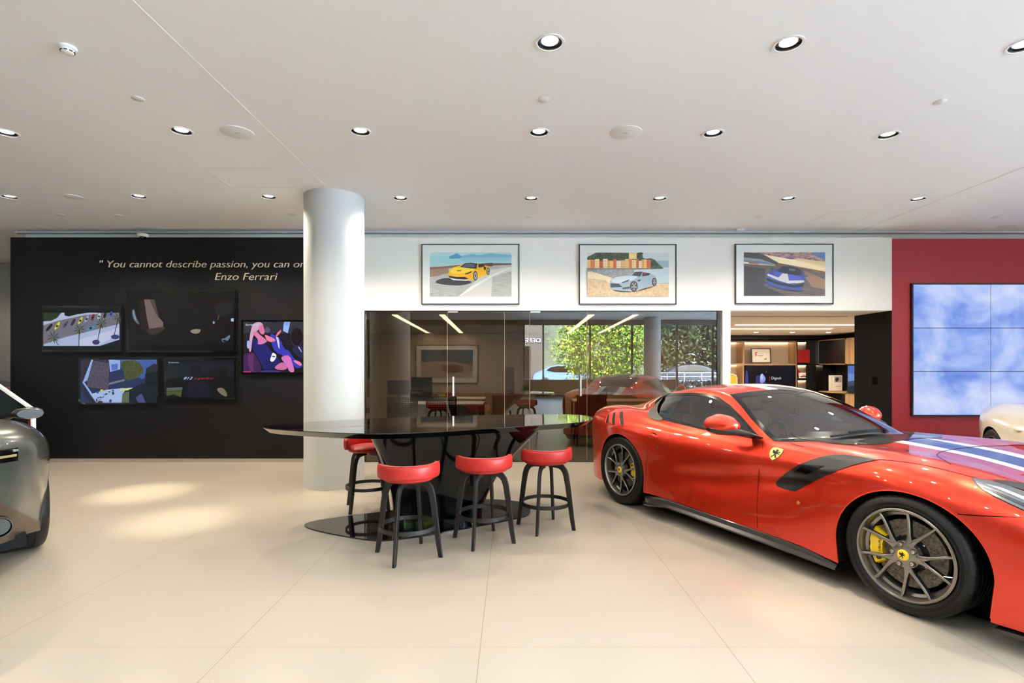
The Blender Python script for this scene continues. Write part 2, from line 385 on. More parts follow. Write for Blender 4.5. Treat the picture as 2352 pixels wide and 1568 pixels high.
# rows behind the camera, outside the picture: light only matters, fittings kept for the reflections
for (X, Y) in ((-4.5, 1.5), (-1.35, 1.5), (.24, 1.2), (1.8, 1.2), (3.4, 1.2), (-2.9, -1.5), (.24, -1.5), (3.4, -1.5), (6.4, 1.4), (6.4, 4.6), (8.6, 6.4), (-7.6, 1.5), (-1.35, -4.5), (1.8, -4.5), (5, -4.5), (-9.5, 6.5), (-9.5, 9.2)):
    o = copy_tree(proto); o.location = (X, Y, CEIL-.0015); RECESS.append((X, Y)); tag(o, 'round white downlight in a ceiling row behind the camera', 'downlight', 'downlights out of the picture')
    spot(X, Y, 22)
# the ceiling slab, with a round recess at every downlight
cut = MB()
for (X, Y) in RECESS: cut.lathe([(.079, CEIL-.05), (.079, CEIL+.06)], 40, c=(X, Y, 0))
cut_o = cut.build('cut', M_ceil); slab = MB().box(XL, XR, FAC_Y-.1, 11.6, CEIL, CEIL+.15).build('ceiling', M_ceil)
bo = slab.modifiers.new('b', 'BOOLEAN'); bo.operation = 'DIFFERENCE'; bo.solver = 'EXACT'; bo.object = cut_o
bpy.context.view_layer.update(); me_ = bpy.data.meshes.new_from_object(slab.evaluated_get(bpy.context.evaluated_depsgraph_get())); slab.modifiers.clear(); slab.data = me_; struct(slab); bpy.data.objects.remove(cut_o)
# narrow accent beams: the bright pools on the floor
for (X, Y, tx, ty, e) in ((-4.64, 6.52, -4.25, 6.05, 300), (-2.95, 4.69, -3.15, 4.95, 200), (1.775, 3.37, 1.95, 3.2, 130), (3.25, 3.37, 2.6, 2.6, 70)):
    v = Vector((tx-X, ty-Y, -CEIL)); o = spot(X, Y, e, .36, 1.0, col=(1, .88, .68)); o.rotation_euler = v.to_track_quat('-Z', 'Y').to_euler()

def disc(name, a, b_, r, th, m, label, cat, group, prof=None):
    d = (CEIL-EYE)*F_PX/(838-b_); X = (a-1176)/F_PX*d
    o = MB().lathe([(r, 0), (r, -th*.6), (r*.93, -th)], 36).build(name, m, smooth=True, loc=(X, d, CEIL)); return tag(o, label, cat, group), X, d
for a, b_, lb in ((545, 304, 'large flat round ceiling speaker left of the white column'), (1437, 304, 'large flat round ceiling speaker right of the centre of the ceiling')):
    o, X, d = disc('ceiling_speaker', a, b_, .14, .006, mat('speaker_cover', rgb(236, 236, 235), .8), lb, 'speaker', 'ceiling speakers')
    MB().box(-.02, .02, -.001, .001, -.0075, -.006).build('badge_slot', M_grey, o)
disc('ceiling_speaker', 170, 452, .1, .006, _M['speaker_cover'], 'pale flat disc between the two leftmost far row downlights', 'speaker', 'ceiling speakers')
disc('ceiling_speaker', 2311, 520, .12, .006, _M['speaker_cover'], 'pale flat disc on the ceiling above the red wall', 'speaker', 'ceiling speakers')
for a, b_, lb in ((316, 226, 'small round sprinkler cover plate left, in front of the second downlight row'), (1249, 229, 'small round sprinkler cover plate near the top middle of the ceiling'),
                  (2159, 234, 'small round sprinkler cover plate at the upper right'), (138, 493, 'small round sprinkler plate at the far left near the dark wall'),
                  (272, 494, 'small round sprinkler plate second from left near the dark wall'), (671, 493, 'small round sprinkler plate next to the top of the column'),
                  (1215, 497, 'small round sprinkler plate in front of the white wall, above the first photograph gap'), (1744, 497, 'small round sprinkler plate above the third framed photograph'),
                  (2285, 498, 'small round sprinkler plate above the red wall')):
    disc('sprinkler_cover', a, b_, .045 if b_ < 300 else .05, .005, mat('sprinkler_plate', rgb(226, 226, 225), .6), lb, 'sprinkler', 'sprinkler covers in the ceiling')
d = (CEIL-EYE)*F_PX/(838-108); X = (155-1176)/F_PX*d
sd = empty('smoke_detector', (X, d, CEIL), .4, 'white round smoke detector on the ceiling at upper left', 'smoke detector')
MB().lathe([(.052, 0), (.052, -.012), (.046, -.018)], 36).build('base', M_plas, sd, smooth=True)
MB().lathe([(.040, -.018), (.040, -.022), (.033, -.038), (.026, -.042)], 36).build('cover', M_plas, sd, smooth=True)
s_ = MB()
for k in range(8):
    a = k*PI/4; s_.tube([(.037*math.cos(a+t), .037*math.sin(a+t), -.031) for t in (-.25, 0, .25)], .0035, 6)
s_.build('vent_slots', M_black, sd)
X, Y, Z = px(329, 545, WALL_Y-.03)
dc = empty('dome_camera', (X, WALL_Y-.04, DTOP+.01), 0, 'small white dome camera at the top edge of the dark wall', 'security camera')
MB().lathe([(.075, .03), (.075, 0), (.06, -.012)], 32).build('housing', M_plas, dc, smooth=True)
MB().ball((0, 0, -.012), (.045, .045, .035)).build('dome', M_blackg, dc, smooth=True)
d = (CEIL-EYE)*F_PX/(838-526); X = (1700-1176)/F_PX*d
tag(MB().box(-.06, .06, -.03, .03, -.03, 0).build('ceiling_sensor', M_plas, loc=(X, d, CEIL), bevel=.006), 'small white box sensor on the ceiling near the third photograph', 'sensor')
# ------------------------------------------------------------------ cars: one loft, cut into body, glass and trim on exact curves
def interp_cols(rows, xs, sig):
    rows = sorted(rows); X = np.array([r[0] for r in rows], float); out = []
    h = .01; g = np.arange(X[0]-1, X[-1]+1, h); k = np.arange(-4*sig, 4*sig+h, h); w = np.exp(-.5*(k/sig)**2); w /= w.sum()
    for c in range(1, len(rows[0])):
        v = np.array([r[c] for r in rows], float)
        m0 = (v[1]-v[0])/(X[1]-X[0]); m1 = (v[-1]-v[-2])/(X[-1]-X[-2])
        y = np.interp(g, X, v); y = np.where(g < X[0], v[0]+m0*(g-X[0]), y); y = np.where(g > X[-1], v[-1]+m1*(g-X[-1]), y)
        out.append(np.interp(xs, g, np.convolve(y, w, 'same')))
    return out
def catmull(P, n=24):
    """P: (k,2) -> dense points of a centripetal Catmull-Rom curve"""
    P = np.asarray(P, float); a = 2*P[0]-P[1]; a = np.array([-P[1][0], P[1][1]]); b = 2*P[-1]-P[-2]; Q = np.vstack([a, P, b]); out = []
    for i in range(1, len(Q)-2):
        p0, p1, p2, p3 = Q[i-1:i+3]; t0 = 0; t1 = t0+max(np.linalg.norm(p1-p0), 1e-4)**.5; t2 = t1+max(np.linalg.norm(p2-p1), 1e-4)**.5; t3 = t2+max(np.linalg.norm(p3-p2), 1e-4)**.5
        for t in np.linspace(t1, t2, n, endpoint=False):
            A1 = (t1-t)/(t1-t0)*p0+(t-t0)/(t1-t0)*p1; A2 = (t2-t)/(t2-t1)*p1+(t-t1)/(t2-t1)*p2; A3 = (t3-t)/(t3-t2)*p2+(t-t2)/(t3-t2)*p3
            B1 = (t2-t)/(t2-t0)*A1+(t-t0)/(t2-t0)*A2; B2 = (t3-t)/(t3-t1)*A2+(t-t1)/(t3-t1)*A3
            out.append((t2-t)/(t2-t1)*B1+(t-t1)/(t2-t1)*B2)
    out.append(P[-1]); return np.array(out)

# body: x, z top, (y,z) fender crest, (y,z) shoulder, (y,z) flank, (y,z) sill
BODY_F = [(1.00,.50, .26,.48, .42,.42, .46,.32, .44,.15),(.93,.58, .44,.55, .62,.49, .66,.35, .66,.13),(.80,.68, .57,.66, .76,.58, .81,.38, .82,.125),(.62,.75, .655,.745, .845,.655, .89,.42, .895,.125),
 (.42,.80, .71,.812, .895,.72, .94,.47, .94,.13),(.20,.845, .735,.868, .93,.765, .972,.52, .965,.14),(0.0,.88, .74,.893, .94,.79, .982,.56, .975,.15),(-.2,.90, .745,.897, .932,.79, .972,.56, .965,.16),
 (-.42,.92, .755,.888, .912,.775, .945,.54, .95,.17),(-.66,.925, .765,.877, .893,.765, .922,.5, .945,.20),(-.95,.925, .775,.872, .884,.765, .91,.48, .945,.205),(-1.4,.90, .79,.873, .888,.77, .908,.46, .945,.21),
 (-1.8,.90, .80,.885, .898,.775, .918,.47, .948,.215),(-2.15,.93, .80,.915, .92,.785, .938,.49, .95,.215),(-2.45,.965, .79,.965, .952,.81, .965,.52, .955,.20),(-2.72,.985, .78,.995, .968,.83, .98,.56, .965,.19),
 (-2.98,.99, .765,1.005, .955,.85, .968,.56, .95,.18),(-3.2,.985, .735,.995, .915,.86, .925,.55, .91,.18),(-3.38,.98, .68,.975, .845,.865, .855,.53, .84,.19),(-3.5,.972, .60,.96, .74,.86, .75,.51, .74,.2),(-3.58,.955, .5,.94, .60,.85, .61,.50, .60,.22)]
# cabin: x, z centre, y cantrail, z cantrail, y belt, blend
CAB_F = [(-.50,.84, .70,.55, .78,.012),(-.68,.94, .72,.68, .80,.012),(-.86,1.035, .715,.80, .805,.012),(-1.05,1.122, .70,.915, .81,.012),(-1.2,1.182, .668,1.00, .815,.014),(-1.4,1.243, .618,1.115, .82,.016),(-1.58,1.272, .566,1.19, .82,.02),
 (-1.78,1.286, .548,1.232, .82,.02),(-2.0,1.283, .545,1.236, .82,.02),(-2.2,1.266, .54,1.218, .815,.024),(-2.4,1.236, .525,1.186, .80,.035),(-2.6,1.196, .505,1.138, .78,.06),(-2.8,1.143, .475,1.075, .74,.09),(-3.0,1.083, .44,1.005, .68,.11),
 (-3.2,1.02, .39,.94, .60,.10),(-3.4,.95, .33,.87, .50,.06),(-3.6,.88, .3,.8, .45,.04)]
# the grey car: higher tail whose corners are drawn in under the lamps, so the tyre shows behind them
BODY_G = [(x, zt+(.06 if x < -2.9 else .03 if x < -2.6 else 0), yf, zf+(.05 if x < -2.9 else .02 if x < -2.6 else 0), ys, zs+(.05 if x < -2.9 else 0), ym-(.05 if x < -3.3 else .02 if x < -3.1 else 0), zm, yl*(.84 if x < -3.3 else .92 if x < -3.1 else 1), zl+(.05 if x < -3.1 else 0)) for x, zt, yf, zf, ys, zs, ym, zm, yl, zl in BODY_F]
class Body:
    def __init__(s, body, cab, scoop=True, NX=380, NT=128):
        s.x0, s.x1 = body[-1][0], body[0][0]
        u = np.linspace(0, 1, NX); e = .06
        # denser stations towards both ends
        s.xs = s.x0+(s.x1-s.x0)*(u-np.sin(2*PI*u)/(2*PI)*.55)
        s.NX, s.NT = NX, NT
        b = interp_cols(body, s.xs, .05); c = interp_cols(cab, s.xs, .045)
        s.zc = np.interp(s.xs, [s.x0, s.x0+.3, .3, s.x1], [.56, .5, .5, .34]); s.R = np.zeros((NX, NT)); s.TH = np.zeros((NX, NT))
        for i in range(NX):
            zc = s.zc[i]; zt, yf, zf, ys, zs, ym, zm, yl, zl = [q[i] for q in b]
            P = catmull([(0, zt), (yf*.52, (zt*.55+zf*.45)-.002), (yf, zf), (ys, zs), (ym, zm), ((ym+yl)/2+.003, (zm+zl)/2), (yl, zl)], 30)
            th = np.arctan2(P[:, 0], P[:, 1]-zc); r = np.hypot(P[:, 0], P[:, 1]-zc); th = np.maximum.accumulate(th+np.arange(len(th))*1e-9)
            T = np.linspace(0, th[-1], NT); rb = np.interp(T, th, r)
            zg, ye, ze, yb, kb = [q[i] for q in c]
            y = np.linspace(0, ye, 60); z = zg-(zg-ze)*(y/ye)**2.4
            zb = .86; t = np.linspace(0, 1, 50)[1:]; y2 = ye+(yb-ye)*t+.018*np.sin(PI*t); z2 = ze+(min(zb, ze)-.001-ze)*t
            y3 = np.concatenate([y, y2, [yb+.01, .45]]); z3 = np.concatenate([z, z2, [.70, .2]])
            tg = np.arctan2(y3, z3-zc); rg = np.hypot(y3, z3-zc); ok = z3 > zc-.35
            o = np.argsort(tg); rgi = np.interp(T, tg[o], rg[o]); rgi[T > np.arctan2(yb+.01, .70-zc)] = .3
            if zg < zc+.05 or s.xs[i] > -.45: rgi[:] = .2
            k = kb; h = np.clip(.5+.5*(rgi-rb)/k, 0, 1); rr = rb*(1-h)+rgi*h+k*h*(1-h)
            s.R[i] = rr; s.TH[i] = T
        # soften across and along
        def blur(A, ax, sg):
            n = int(3*sg)+1; k = np.arange(-n, n+1); w = np.exp(-.5*(k/sg)**2); w /= w.sum()
            pad = [(0, 0), (0, 0)]; pad[ax] = (n, n); B = np.pad(A, pad, mode='reflect', reflect_type='odd' if ax == 0 else 'even')
            return sum(w[j]*(B[j:j+A.shape[0]] if ax == 0 else B[:, j:j+A.shape[1]]) for j in range(2*n+1))
        Rb = blur(s.R, 1, 1.3); Rb[:, -4:] = s.R[:, -4:]; s.R = blur(Rb, 0, 1.2)
        Y = s.R*np.sin(s.TH); Z = s.zc[:, None]+s.R*np.cos(s.TH); X = np.repeat(s.xs[:, None], NT, 1)
        if scoop:   # hollow running from the fender vent down through the door
            for (xa, za, xb, zb_, wd, dp) in ((-.75, .66, -2.0, .40, .11, .022), (-.2, .70, -.95, .60, .07, .016)):
                t = np.clip((X-xa)/(xb-xa), 0, 1); dz = Z-(za+(zb_-za)*t)
                fade = np.clip(np.minimum((xa+.25-X)/.35, (X-xb+.35)/.45), 0, 1); fade = fade*fade*(3-2*fade)
                Y = Y-dp*fade*np.exp(-(dz/wd)**2)*(s.TH > .6)
        s.X, s.Y, s.Z = X, Y, Z; s.P = np.stack([X, Y, Z], -1)
        du = np.gradient(s.P, axis=0); dv = np.gradient(s.P, axis=1); dv[:, 0, 2] = 0
        nn = np.cross(dv, du); nn /= np.linalg.norm(nn, axis=-1, keepdims=True)
        if nn[NX//2, 0, 2] < 0: nn = -nn
        s.N = nn
    def at(s, i, j):
        i = min(max(i, 0), s.NX-1.0001); j = min(max(j, 0), s.NT-1.0001); a, b = int(i), int(j); u, v = i-a, j-b
        f = lambda A: (1-u)*((1-v)*A[a, b]+v*A[a, b+1])+u*((1-v)*A[a+1, b]+v*A[a+1, b+1])
        n = f(s.N); return f(s.P), n/np.linalg.norm(n)
    def side(s, x, z, off=0., sgn=-1):
        """point of the flank at (x, z)"""
        i = np.interp(x, s.xs, np.arange(s.NX)); a = int(min(i, s.NX-1.001)); u = i-a
        zz = (1-u)*s.Z[a]+u*s.Z[a+1]; j0 = 20; jj = np.arange(s.NT)[j0:]; o = zz[j0:][::-1]
        j = np.interp(z, np.maximum.accumulate(o), jj[::-1]); p, n = s.at(i, j); q = p+n*off; return Vector((q[0], sgn*q[1], q[2]))
    def top(s, x, y, off=0.):
        i = np.interp(x, s.xs, np.arange(s.NX)); a = int(min(i, s.NX-1.001)); u = i-a
        yy = (1-u)*s.Y[a]+u*s.Y[a+1]; j = np.interp(abs(y), yy[:95], np.arange(95)); p, n = s.at(i, j); q = p+n*off; return Vector((q[0], math.copysign(q[1], y), q[2]))
    def patch(s, name, inside, m, parent, off=0., sides=(-1, 1), sub=8, thick=0.):
        """all of the surface where inside(x, y, z, n) holds; cells on the border are split fine"""
        vs = []; ns = []; fs = []; idx = {}
        NX, NT = s.NX, s.NT; In = np.asarray(inside(s.X, s.Y, s.Z)) ; In = np.broadcast_to(In, s.X.shape)
        def vid(i, j, sg):
            if isinstance(i, float) and abs(i-round(i)) < 1e-6: i = int(round(i))
            if isinstance(j, float) and abs(j-round(j)) < 1e-6: j = int(round(j))
            k = (round(i*sub*2), round(j*sub*2), sg if j > 0 else 0)
            if k not in idx:
                if isinstance(i, int) and isinstance(j, int): p, n = s.P[i, j], s.N[i, j]
                else: p, n = s.at(i, j)
                q = p+n*off; idx[k] = len(vs); vs.append((q[0], sg*q[1], q[2])); ns.append((n[0], sg*n[1] if j > 0 else 0., n[2]))
            return idx[k]
        c = In[:-1, :-1].astype(int)+In[1:, :-1]+In[:-1, 1:]+In[1:, 1:]
        # cells whose corners agree but whose neighbours do not are also refined
        near = np.zeros_like(c, bool); mixed = (c > 0) & (c < 4); near |= mixed
        near[1:] |= mixed[:-1]; near[:-1] |= mixed[1:]; near[:, 1:] |= mixed[:, :-1]; near[:, :-1] |= mixed[:, 1:]
        for sg in sides:
            fl_ = sg < 0
            def quad(a, b, c_, d): fs.append((a, d, c_, b) if fl_ else (a, b, c_, d))
            for i, j in np.argwhere((c == 4) & ~near): i, j = int(i), int(j); quad(vid(i, j, sg), vid(i, j+1, sg), vid(i+1, j+1, sg), vid(i+1, j, sg))
            for i, j in np.argwhere(near):
                i, j = int(i), int(j); g = (np.arange(sub)+.5)/sub; U, V = np.meshgrid(g, g, indexing='ij')
                pt = ((1-U)*(1-V))[..., None]*s.P[i, j]+(U*(1-V))[..., None]*s.P[i+1, j]+((1-U)*V)[..., None]*s.P[i, j+1]+(U*V)[..., None]*s.P[i+1, j+1]
                k = np.broadcast_to(np.asarray(inside(pt[..., 0], pt[..., 1], pt[..., 2])), U.shape)
                if k.all() and c[i, j] == 4: quad(vid(i, j, sg), vid(i, j+1, sg), vid(i+1, j+1, sg), vid(i+1, j, sg)); continue
                for a, b in np.argwhere(k):
                    a0, a1, b0, b1 = i+a/sub, i+(a+1)/sub, j+b/sub, j+(b+1)/sub
                    quad(vid(a0, b0, sg), vid(a0, b1, sg), vid(a1, b1, sg), vid(a1, b0, sg))
        if not vs: return None
        me = bpy.data.meshes.new(name); me.from_pydata(vs, [], fs)
        me.materials.append(m)
        for p in me.polygons: p.use_smooth = True
        # winding: make it agree with the analytic normals
        if me.polygons:
            A = sum(me.polygons[k].normal.dot(Vector(ns[me.polygons[k].vertices[0]])) for k in range(0, len(me.polygons), max(1, len(me.polygons)//60)))
            if A < 0: me.flip_normals()
        me.normals_split_custom_set_from_vertices(ns)
        o = bpy.data.objects.new(name, me); C.objects.link(o); o.parent = parent
        if thick:
            md = o.modifiers.new('thick', 'SOLIDIFY'); md.thickness = thick; md.offset = -1
        return o

def poly_in(poly):
    P = np.array(poly, float)
    def f(a, b):
        a = np.asarray(a); r = np.zeros(a.shape, bool); n = len(P)
        for i in range(n):
            x1, y1 = P[i]; x2, y2 = P[(i+1) % n]
            c = ((y1 > b) != (y2 > b)) & (a < (x2-x1)*(b-y1)/((y2-y1) if y2 != y1 else 1e-9)+x1); r ^= c
        return r
    return f
def grow(poly, d):
    P = [Vector(p) for p in poly]; n = len(P); A = sum(P[i].x*P[(i+1) % n].y-P[(i+1) % n].x*P[i].y for i in range(n)); sg = 1 if A > 0 else -1; out = []
    for i in range(n):
        t = (P[(i+1) % n]-P[i-1]).normalized(); out.append((P[i].x+sg*t.y*d, P[i].y-sg*t.x*d))
    return out

M_tyre = mat('tyre_rubber', rgb(13, 12, 12), .5, spec=.35)
M_tread = M_tyre
M_rim = mat('forged_rim_bronze_grey', rgb(142, 137, 130), .26, metal=.8)
M_rimd = mat('rim_inner_dark', rgb(38, 40, 44), .35, metal=.6)
M_disc = mat('carbon_ceramic_disc', rgb(112, 101, 88), .6)
noise_into(M_disc, 90, rgb(80, 70, 58), rgb(140, 128, 112), detail=6)
M_yel = mat('caliper_yellow', rgb(245, 205, 20), .25, coat=.6)
M_capy = mat('cap_yellow', rgb(250, 205, 30), .3, coat=.5)
M_bolt = mat('bolt_titanium', (.55, .52, .48), .25, metal=1)
M_well = mat('wheel_well', rgb(14, 14, 15), .8, spec=.2)
M_ink = mat('ink_black', rgb(8, 8, 8), .4)
# a rearing horse in outline, unit height
HORSE = [(.42,1.0),(.50,.97),(.56,.90),(.66,.86),(.70,.80),(.62,.79),(.55,.80),(.55,.72),(.60,.64),(.74,.66),(.86,.74),(.90,.70),(.78,.58),(.64,.55),(.70,.50),(.84,.46),(.86,.36),(.81,.36),(.78,.42),(.62,.44),
         (.52,.40),(.50,.30),(.60,.20),(.52,.10),(.58,.02),(.66,0),(.58,-.04),(.46,.02),(.42,.12),(.46,.20),(.36,.28),(.28,.20),(.16,.14),(.10,.04),(.16,0),(.06,-.04),(.02,.04),(.08,.18),(.22,.28),(.26,.38),(.24,.48),
         (.12,.52),(.06,.64),(.12,.78),(.04,.86),(.0,.74),(.02,.58),(.10,.46),(.26,.52),(.32,.62),(.36,.76),(.32,.88)]
def horse(mb, c, h, ax, up, nrm, t=.0012):
    """c centre, ax right, up, nrm outward"""
    c, ax, up, nrm = map(Vector, (c, ax, up, nrm))
    return mb.prism([(x-.45, y-.48) for x, y in HORSE], 0, t, tf=lambda x, y, z: tuple(c+ax*(x*h)+up*(y*h)+nrm*z))

def make_wheel(parent, R, wid, rim_r, pos, ang, front=True, simple=False, rimmat=None, cal=(PI, .75), outer=-1):
    """pos: centre of the outer face; local y axis points inboard (+) from the outer face for outer=-1"""
    rm = rimmat or M_rim
    w = bpy.data.objects.new('wheel', None)
    s = -outer
    # rim barrel + spokes: the wheel's own mesh
    b = MB()
    b.mi(0).lathe([(rim_r, .010), (rim_r+.002, 0), (rim_r-.004, -.004), (rim_r-.013, -.003), (rim_r-.018, .006), (rim_r-.022, .03), (rim_r-.026, .05), (rim_r-.042, .058), (rim_r-.05, .11), (rim_r-.03, .2), (rim_r, .21)], 72, ax='y', cap=(False, False))
    nsp = 5
    for k in range(nsp):
        for sgn in (-1, 1):
            a0 = ang+PI/5+2*PI*k/nsp
            path = [(a0, .045, .012, .052), (a0+sgn*.10, .085, .010, .030), (a0+sgn*.20, .125, .012, .019), (a0+sgn*.262, .17, .016, .017), (a0+sgn*.295, .215, .016, .017), (a0+sgn*PI/10, rim_r-.008, .004, .013)]
            pts = []
            for q in range(len(path)-1):
                for t in np.linspace(0, 1, 5, endpoint=False):
                    A_, B_ = path[q], path[q+1]; pts.append([A_[z]*(1-t)+B_[z]*t for z in range(4)])
            pts.append(list(path[-1])); pts = np.array(pts); K = np.array([.25, .5, .25])
            for _ in range(3):
                for z in range(4): pts[1:-1, z] = np.convolve(pts[:, z], K, 'same')[1:-1]
            rings = []
            for q, (a, r, dpt, wd) in enumerate(pts):
                c = Vector((math.cos(a)*r, 0, math.sin(a)*r)); nx = pts[min(q+1, len(pts)-1)]; pv = pts[max(q-1, 0)]
                t = Vector((math.cos(nx[0])*nx[1]-math.cos(pv[0])*pv[1], 0, math.sin(nx[0])*nx[1]-math.sin(pv[0])*pv[1])).normalized(); sd = Vector((t.z, 0, -t.x))
                hh = .034
                rings.append([c+sd*(-wd/2)+Vector((0, dpt+.004, 0)), c+sd*(-wd*.28)+Vector((0, dpt, 0)), c+sd*(wd*.28)+Vector((0, dpt, 0)), c+sd*(wd/2)+Vector((0, dpt+.004, 0)), c+sd*(wd*.42)+Vector((0, dpt+hh, 0)), c+sd*(-wd*.42)+Vector((0, dpt+hh, 0))])
            n0 = len(b.m); b.mi(0).loft(rings)
            for q in range(n0, len(b.m)-2):
                if (q-n0) % 6 in (3, 4, 5): b.m[q] = 1
    b.lathe([(.0001, .004), (.036, .004), (.055, .008), (.078, .018), (.082, .05), (.0001, .05)], 40, ax='y', cap=(False, False))
    wo_ = b.build('wheel', [rm, M_rimd], parent, smooth=True, sharp=40)
    wo_.location = pos; wo_.scale = (1, s, 1)
    # tyre
    t = MB(); hw = wid
    prof = [(rim_r-.002, .012), (rim_r+.012, -.001), (rim_r+.03, -.008), (R-.045, -.010), (R-.022, -.001), (R-.008, .014), (R, .040)]
    for g in (.075, .115, .155, .195, .235):
        if g < wid-.05: prof += [(R, g-.004), (R-.007, g-.003), (R-.007, g+.003), (R, g+.004)]
    prof += [(R, wid-.04), (R-.01, wid-.012), (R-.045, wid), (rim_r+.01, wid-.01), (rim_r, wid-.02)]
    t.lathe(prof, 96, ax='y', cap=(False, False))
    ty = t.build('tyre', M_tyre, wo_, smooth=True, sharp=30)
    if not simple:
        lt = MB()   # moulded sidewall ring and shoulder sipes
        lt.lathe([(R-.052, -.0115), (R-.049, -.0115), (R-.049, -.008), (R-.052, -.008)], 72, ax='y', cap=(False, False))
        lt.lathe([(rim_r+.022, -.0085), (rim_r+.025, -.0085), (rim_r+.025, -.004), (rim_r+.022, -.004)], 72, ax='y', cap=(False, False))
        for k in range(60):
            a = 2*PI*k/60; c = Vector((math.cos(a), 0, math.sin(a))); lt.bar([c*(R-.018)+Vector((0, .002, 0)), c*(R-.006)+Vector((0, .016, 0)), c*(R+.0006)+Vector((0, .045, 0)), c*(R+.0006)+Vector((0, .062, 0))], .003, .003, up=c)
        lt.build('sidewall_moulding', mat('tyre_marking', rgb(16, 16, 16), .5), wo_)
    d = MB().lathe([(.06, .075), (.19, .075), (.192, .09), (.06, .09)], 64, ax='y', cap=(False, False)).lathe([(.0001, .055), (.085, .055), (.095, .075), (.095, .1), (.0001, .1)], 40, ax='y', cap=(False, False)) if simple else None
    if simple:
        d.build('brake_disc', M_disc, wo_, smooth=True, sharp=30)
        MB().lathe([(.0001, -.002), (.03, -.001), (.034, .006)], 24, ax='y', cap=(False, False)).build('hub_cap', M_black, wo_, smooth=True)
        return wo_
    DR = .197 if front else .185
    d = MB().lathe([(.105, .072), (DR, .072), (DR+.001, .104), (.105, .104)], 80, ax='y', cap=(False, False)).build('brake_disc', M_disc, wo_, smooth=True, sharp=30)
    h = MB()
    for k in range(44):
        a = 2*PI*k/44; r = .118+.062*((k*3) % 5)/4; h.lathe([(.0001, .0712), (.0026, .0712)], 8, c=(math.cos(a)*r, 0, math.sin(a)*r), ax='y', cap=(False, False))
    h.build('drill_holes', M_ink, d)
    MB().lathe([(.0001, .06), (.07, .06), (.092, .068), (.108, .073), (.108, .08)], 48, ax='y', cap=(False, False)).build('disc_bell', M_rimd, wo_, smooth=True)
    fx = MB()
    for k in range(10):
        a = 2*PI*k/10+.1; fx.lathe([(.0001, .062), (.006, .062), (.006, .072)], 10, c=(math.cos(a)*.102, 0, math.sin(a)*.102), ax='y', cap=(False, False))
    fx.build('disc_fixings', M_chrome, wo_)
    # caliper
    c0, hwid = cal; cb = MB(); rings = []
    for q, tt in enumerate(np.linspace(-1, 1, 25)):
        a = c0+tt*hwid*.62; bump = 1-.12*(abs(tt) > .55)-.10*(abs(tt) < .12)-.35*(abs(tt) > .93); ro = .200+.020*bump; ri = .138; yf = .040+.012*(1-bump)*3
        ca, sa = math.cos(a), math.sin(a); rings.append([(ca*ri, yf, sa*ri), (ca*(ro-.01), yf, sa*(ro-.01)), (ca*ro, yf+.012, sa*ro), (ca*ro, .12, sa*ro), (ca*(ri), .12, sa*ri)])
    cb.loft(rings)
    cp = cb.build('brake_caliper', M_yel, wo_, smooth=True, sharp=30)
    pk = MB()
    for tt in (-.72, .72):
        a = c0+tt*hwid*.6; pk.lathe([(.009, .034), (.0125, .033), (.0125, .046)], 20, c=(math.cos(a)*.17, 0, math.sin(a)*.17), ax='y', cap=(False, False))
    for tt in (-.92, -.2, .2, .92):
        a = c0+tt*hwid*.6; pk.ball((math.cos(a)*.197, .055, math.sin(a)*.197), .006, 8, 6)
    pk.build('caliper_bolts', M_grey, cp)
    if front:
        # lettering along the caliper, reading downwards
        text_mesh('caliper_lettering', 'Ferrari', .026, M_ink, cp, .0006, loc=(-.158 if math.cos(c0) < 0 else .158, .0392, .052), rot=(PI/2, PI/2, 0), sx=1.15, align='LEFT')
    cc = MB().lathe([(.0001, -.006), (.026, -.005), (.031, -.001), (.032, .006)], 36, ax='y', cap=(False, False)).build('hub_cap', M_capy, wo_, smooth=True)
    hb = MB(); horse(hb, (0, -.0058, 0), .036, (1, 0, 0), (0, 0, 1), (0, -1, 0)); hb.build('hub_emblem', M_ink, cc)
    for k in range(5):
        a = ang+2*PI*k/5
        MB().lathe([(.006, .004), (.0095, .002), (.0105, .006), (.0105, .02)], 6 if False else 16, c=(math.cos(a)*.060, 0, math.sin(a)*.060), ax='y', cap=(False, False)).lathe([(.0001, .007), (.006, .007)], 6, c=(math.cos(a)*.060, 0, math.sin(a)*.060), ax='y', cap=(False, False)).lathe([(.013, .009), (.016, .004), (.018, .012)], 20, c=(math.cos(a)*.060, 0, math.sin(a)*.060), ax='y', cap=(False, False)).build('wheel_bolt', M_bolt, wo_, smooth=True)
    MB().tube([(rim_r-.03, .018, -.05), (rim_r-.068, .012, -.055)], .004, 8).build('tyre_valve', M_chrome, wo_, smooth=True)
    return wo_

def arch_fn(cx, a, b, zc=.34):
    def f(x, y, z): return ((((x-cx)/a)**2+((z-zc)/b)**2 < 1) & (z >= zc) | ((np.abs(x-cx) < a-(zc-z)*.10) & (z < zc))) & (y > .45)
    return f
FA = arch_fn(.008, .418, .385); RA = arch_fn(-2.705, .378, .408)
def arch_curve(body, cx, a, b, zc, zlow_f, zlow_r, sg, off=0., n=60):
    pts = []
    for z in np.linspace(zlow_r, zc, 8, endpoint=False): pts.append((cx-(a-(zc-z)*.10), z))
    for t in np.linspace(PI, 0, n): pts.append((cx+a*math.cos(t), zc+b*math.sin(t)))
    for z in np.linspace(zc, zlow_f, 9)[1:]: pts.append((cx+(a-(zc-z)*.10), z))
    return [body.side(x, z, off, sg) for x, z in pts]
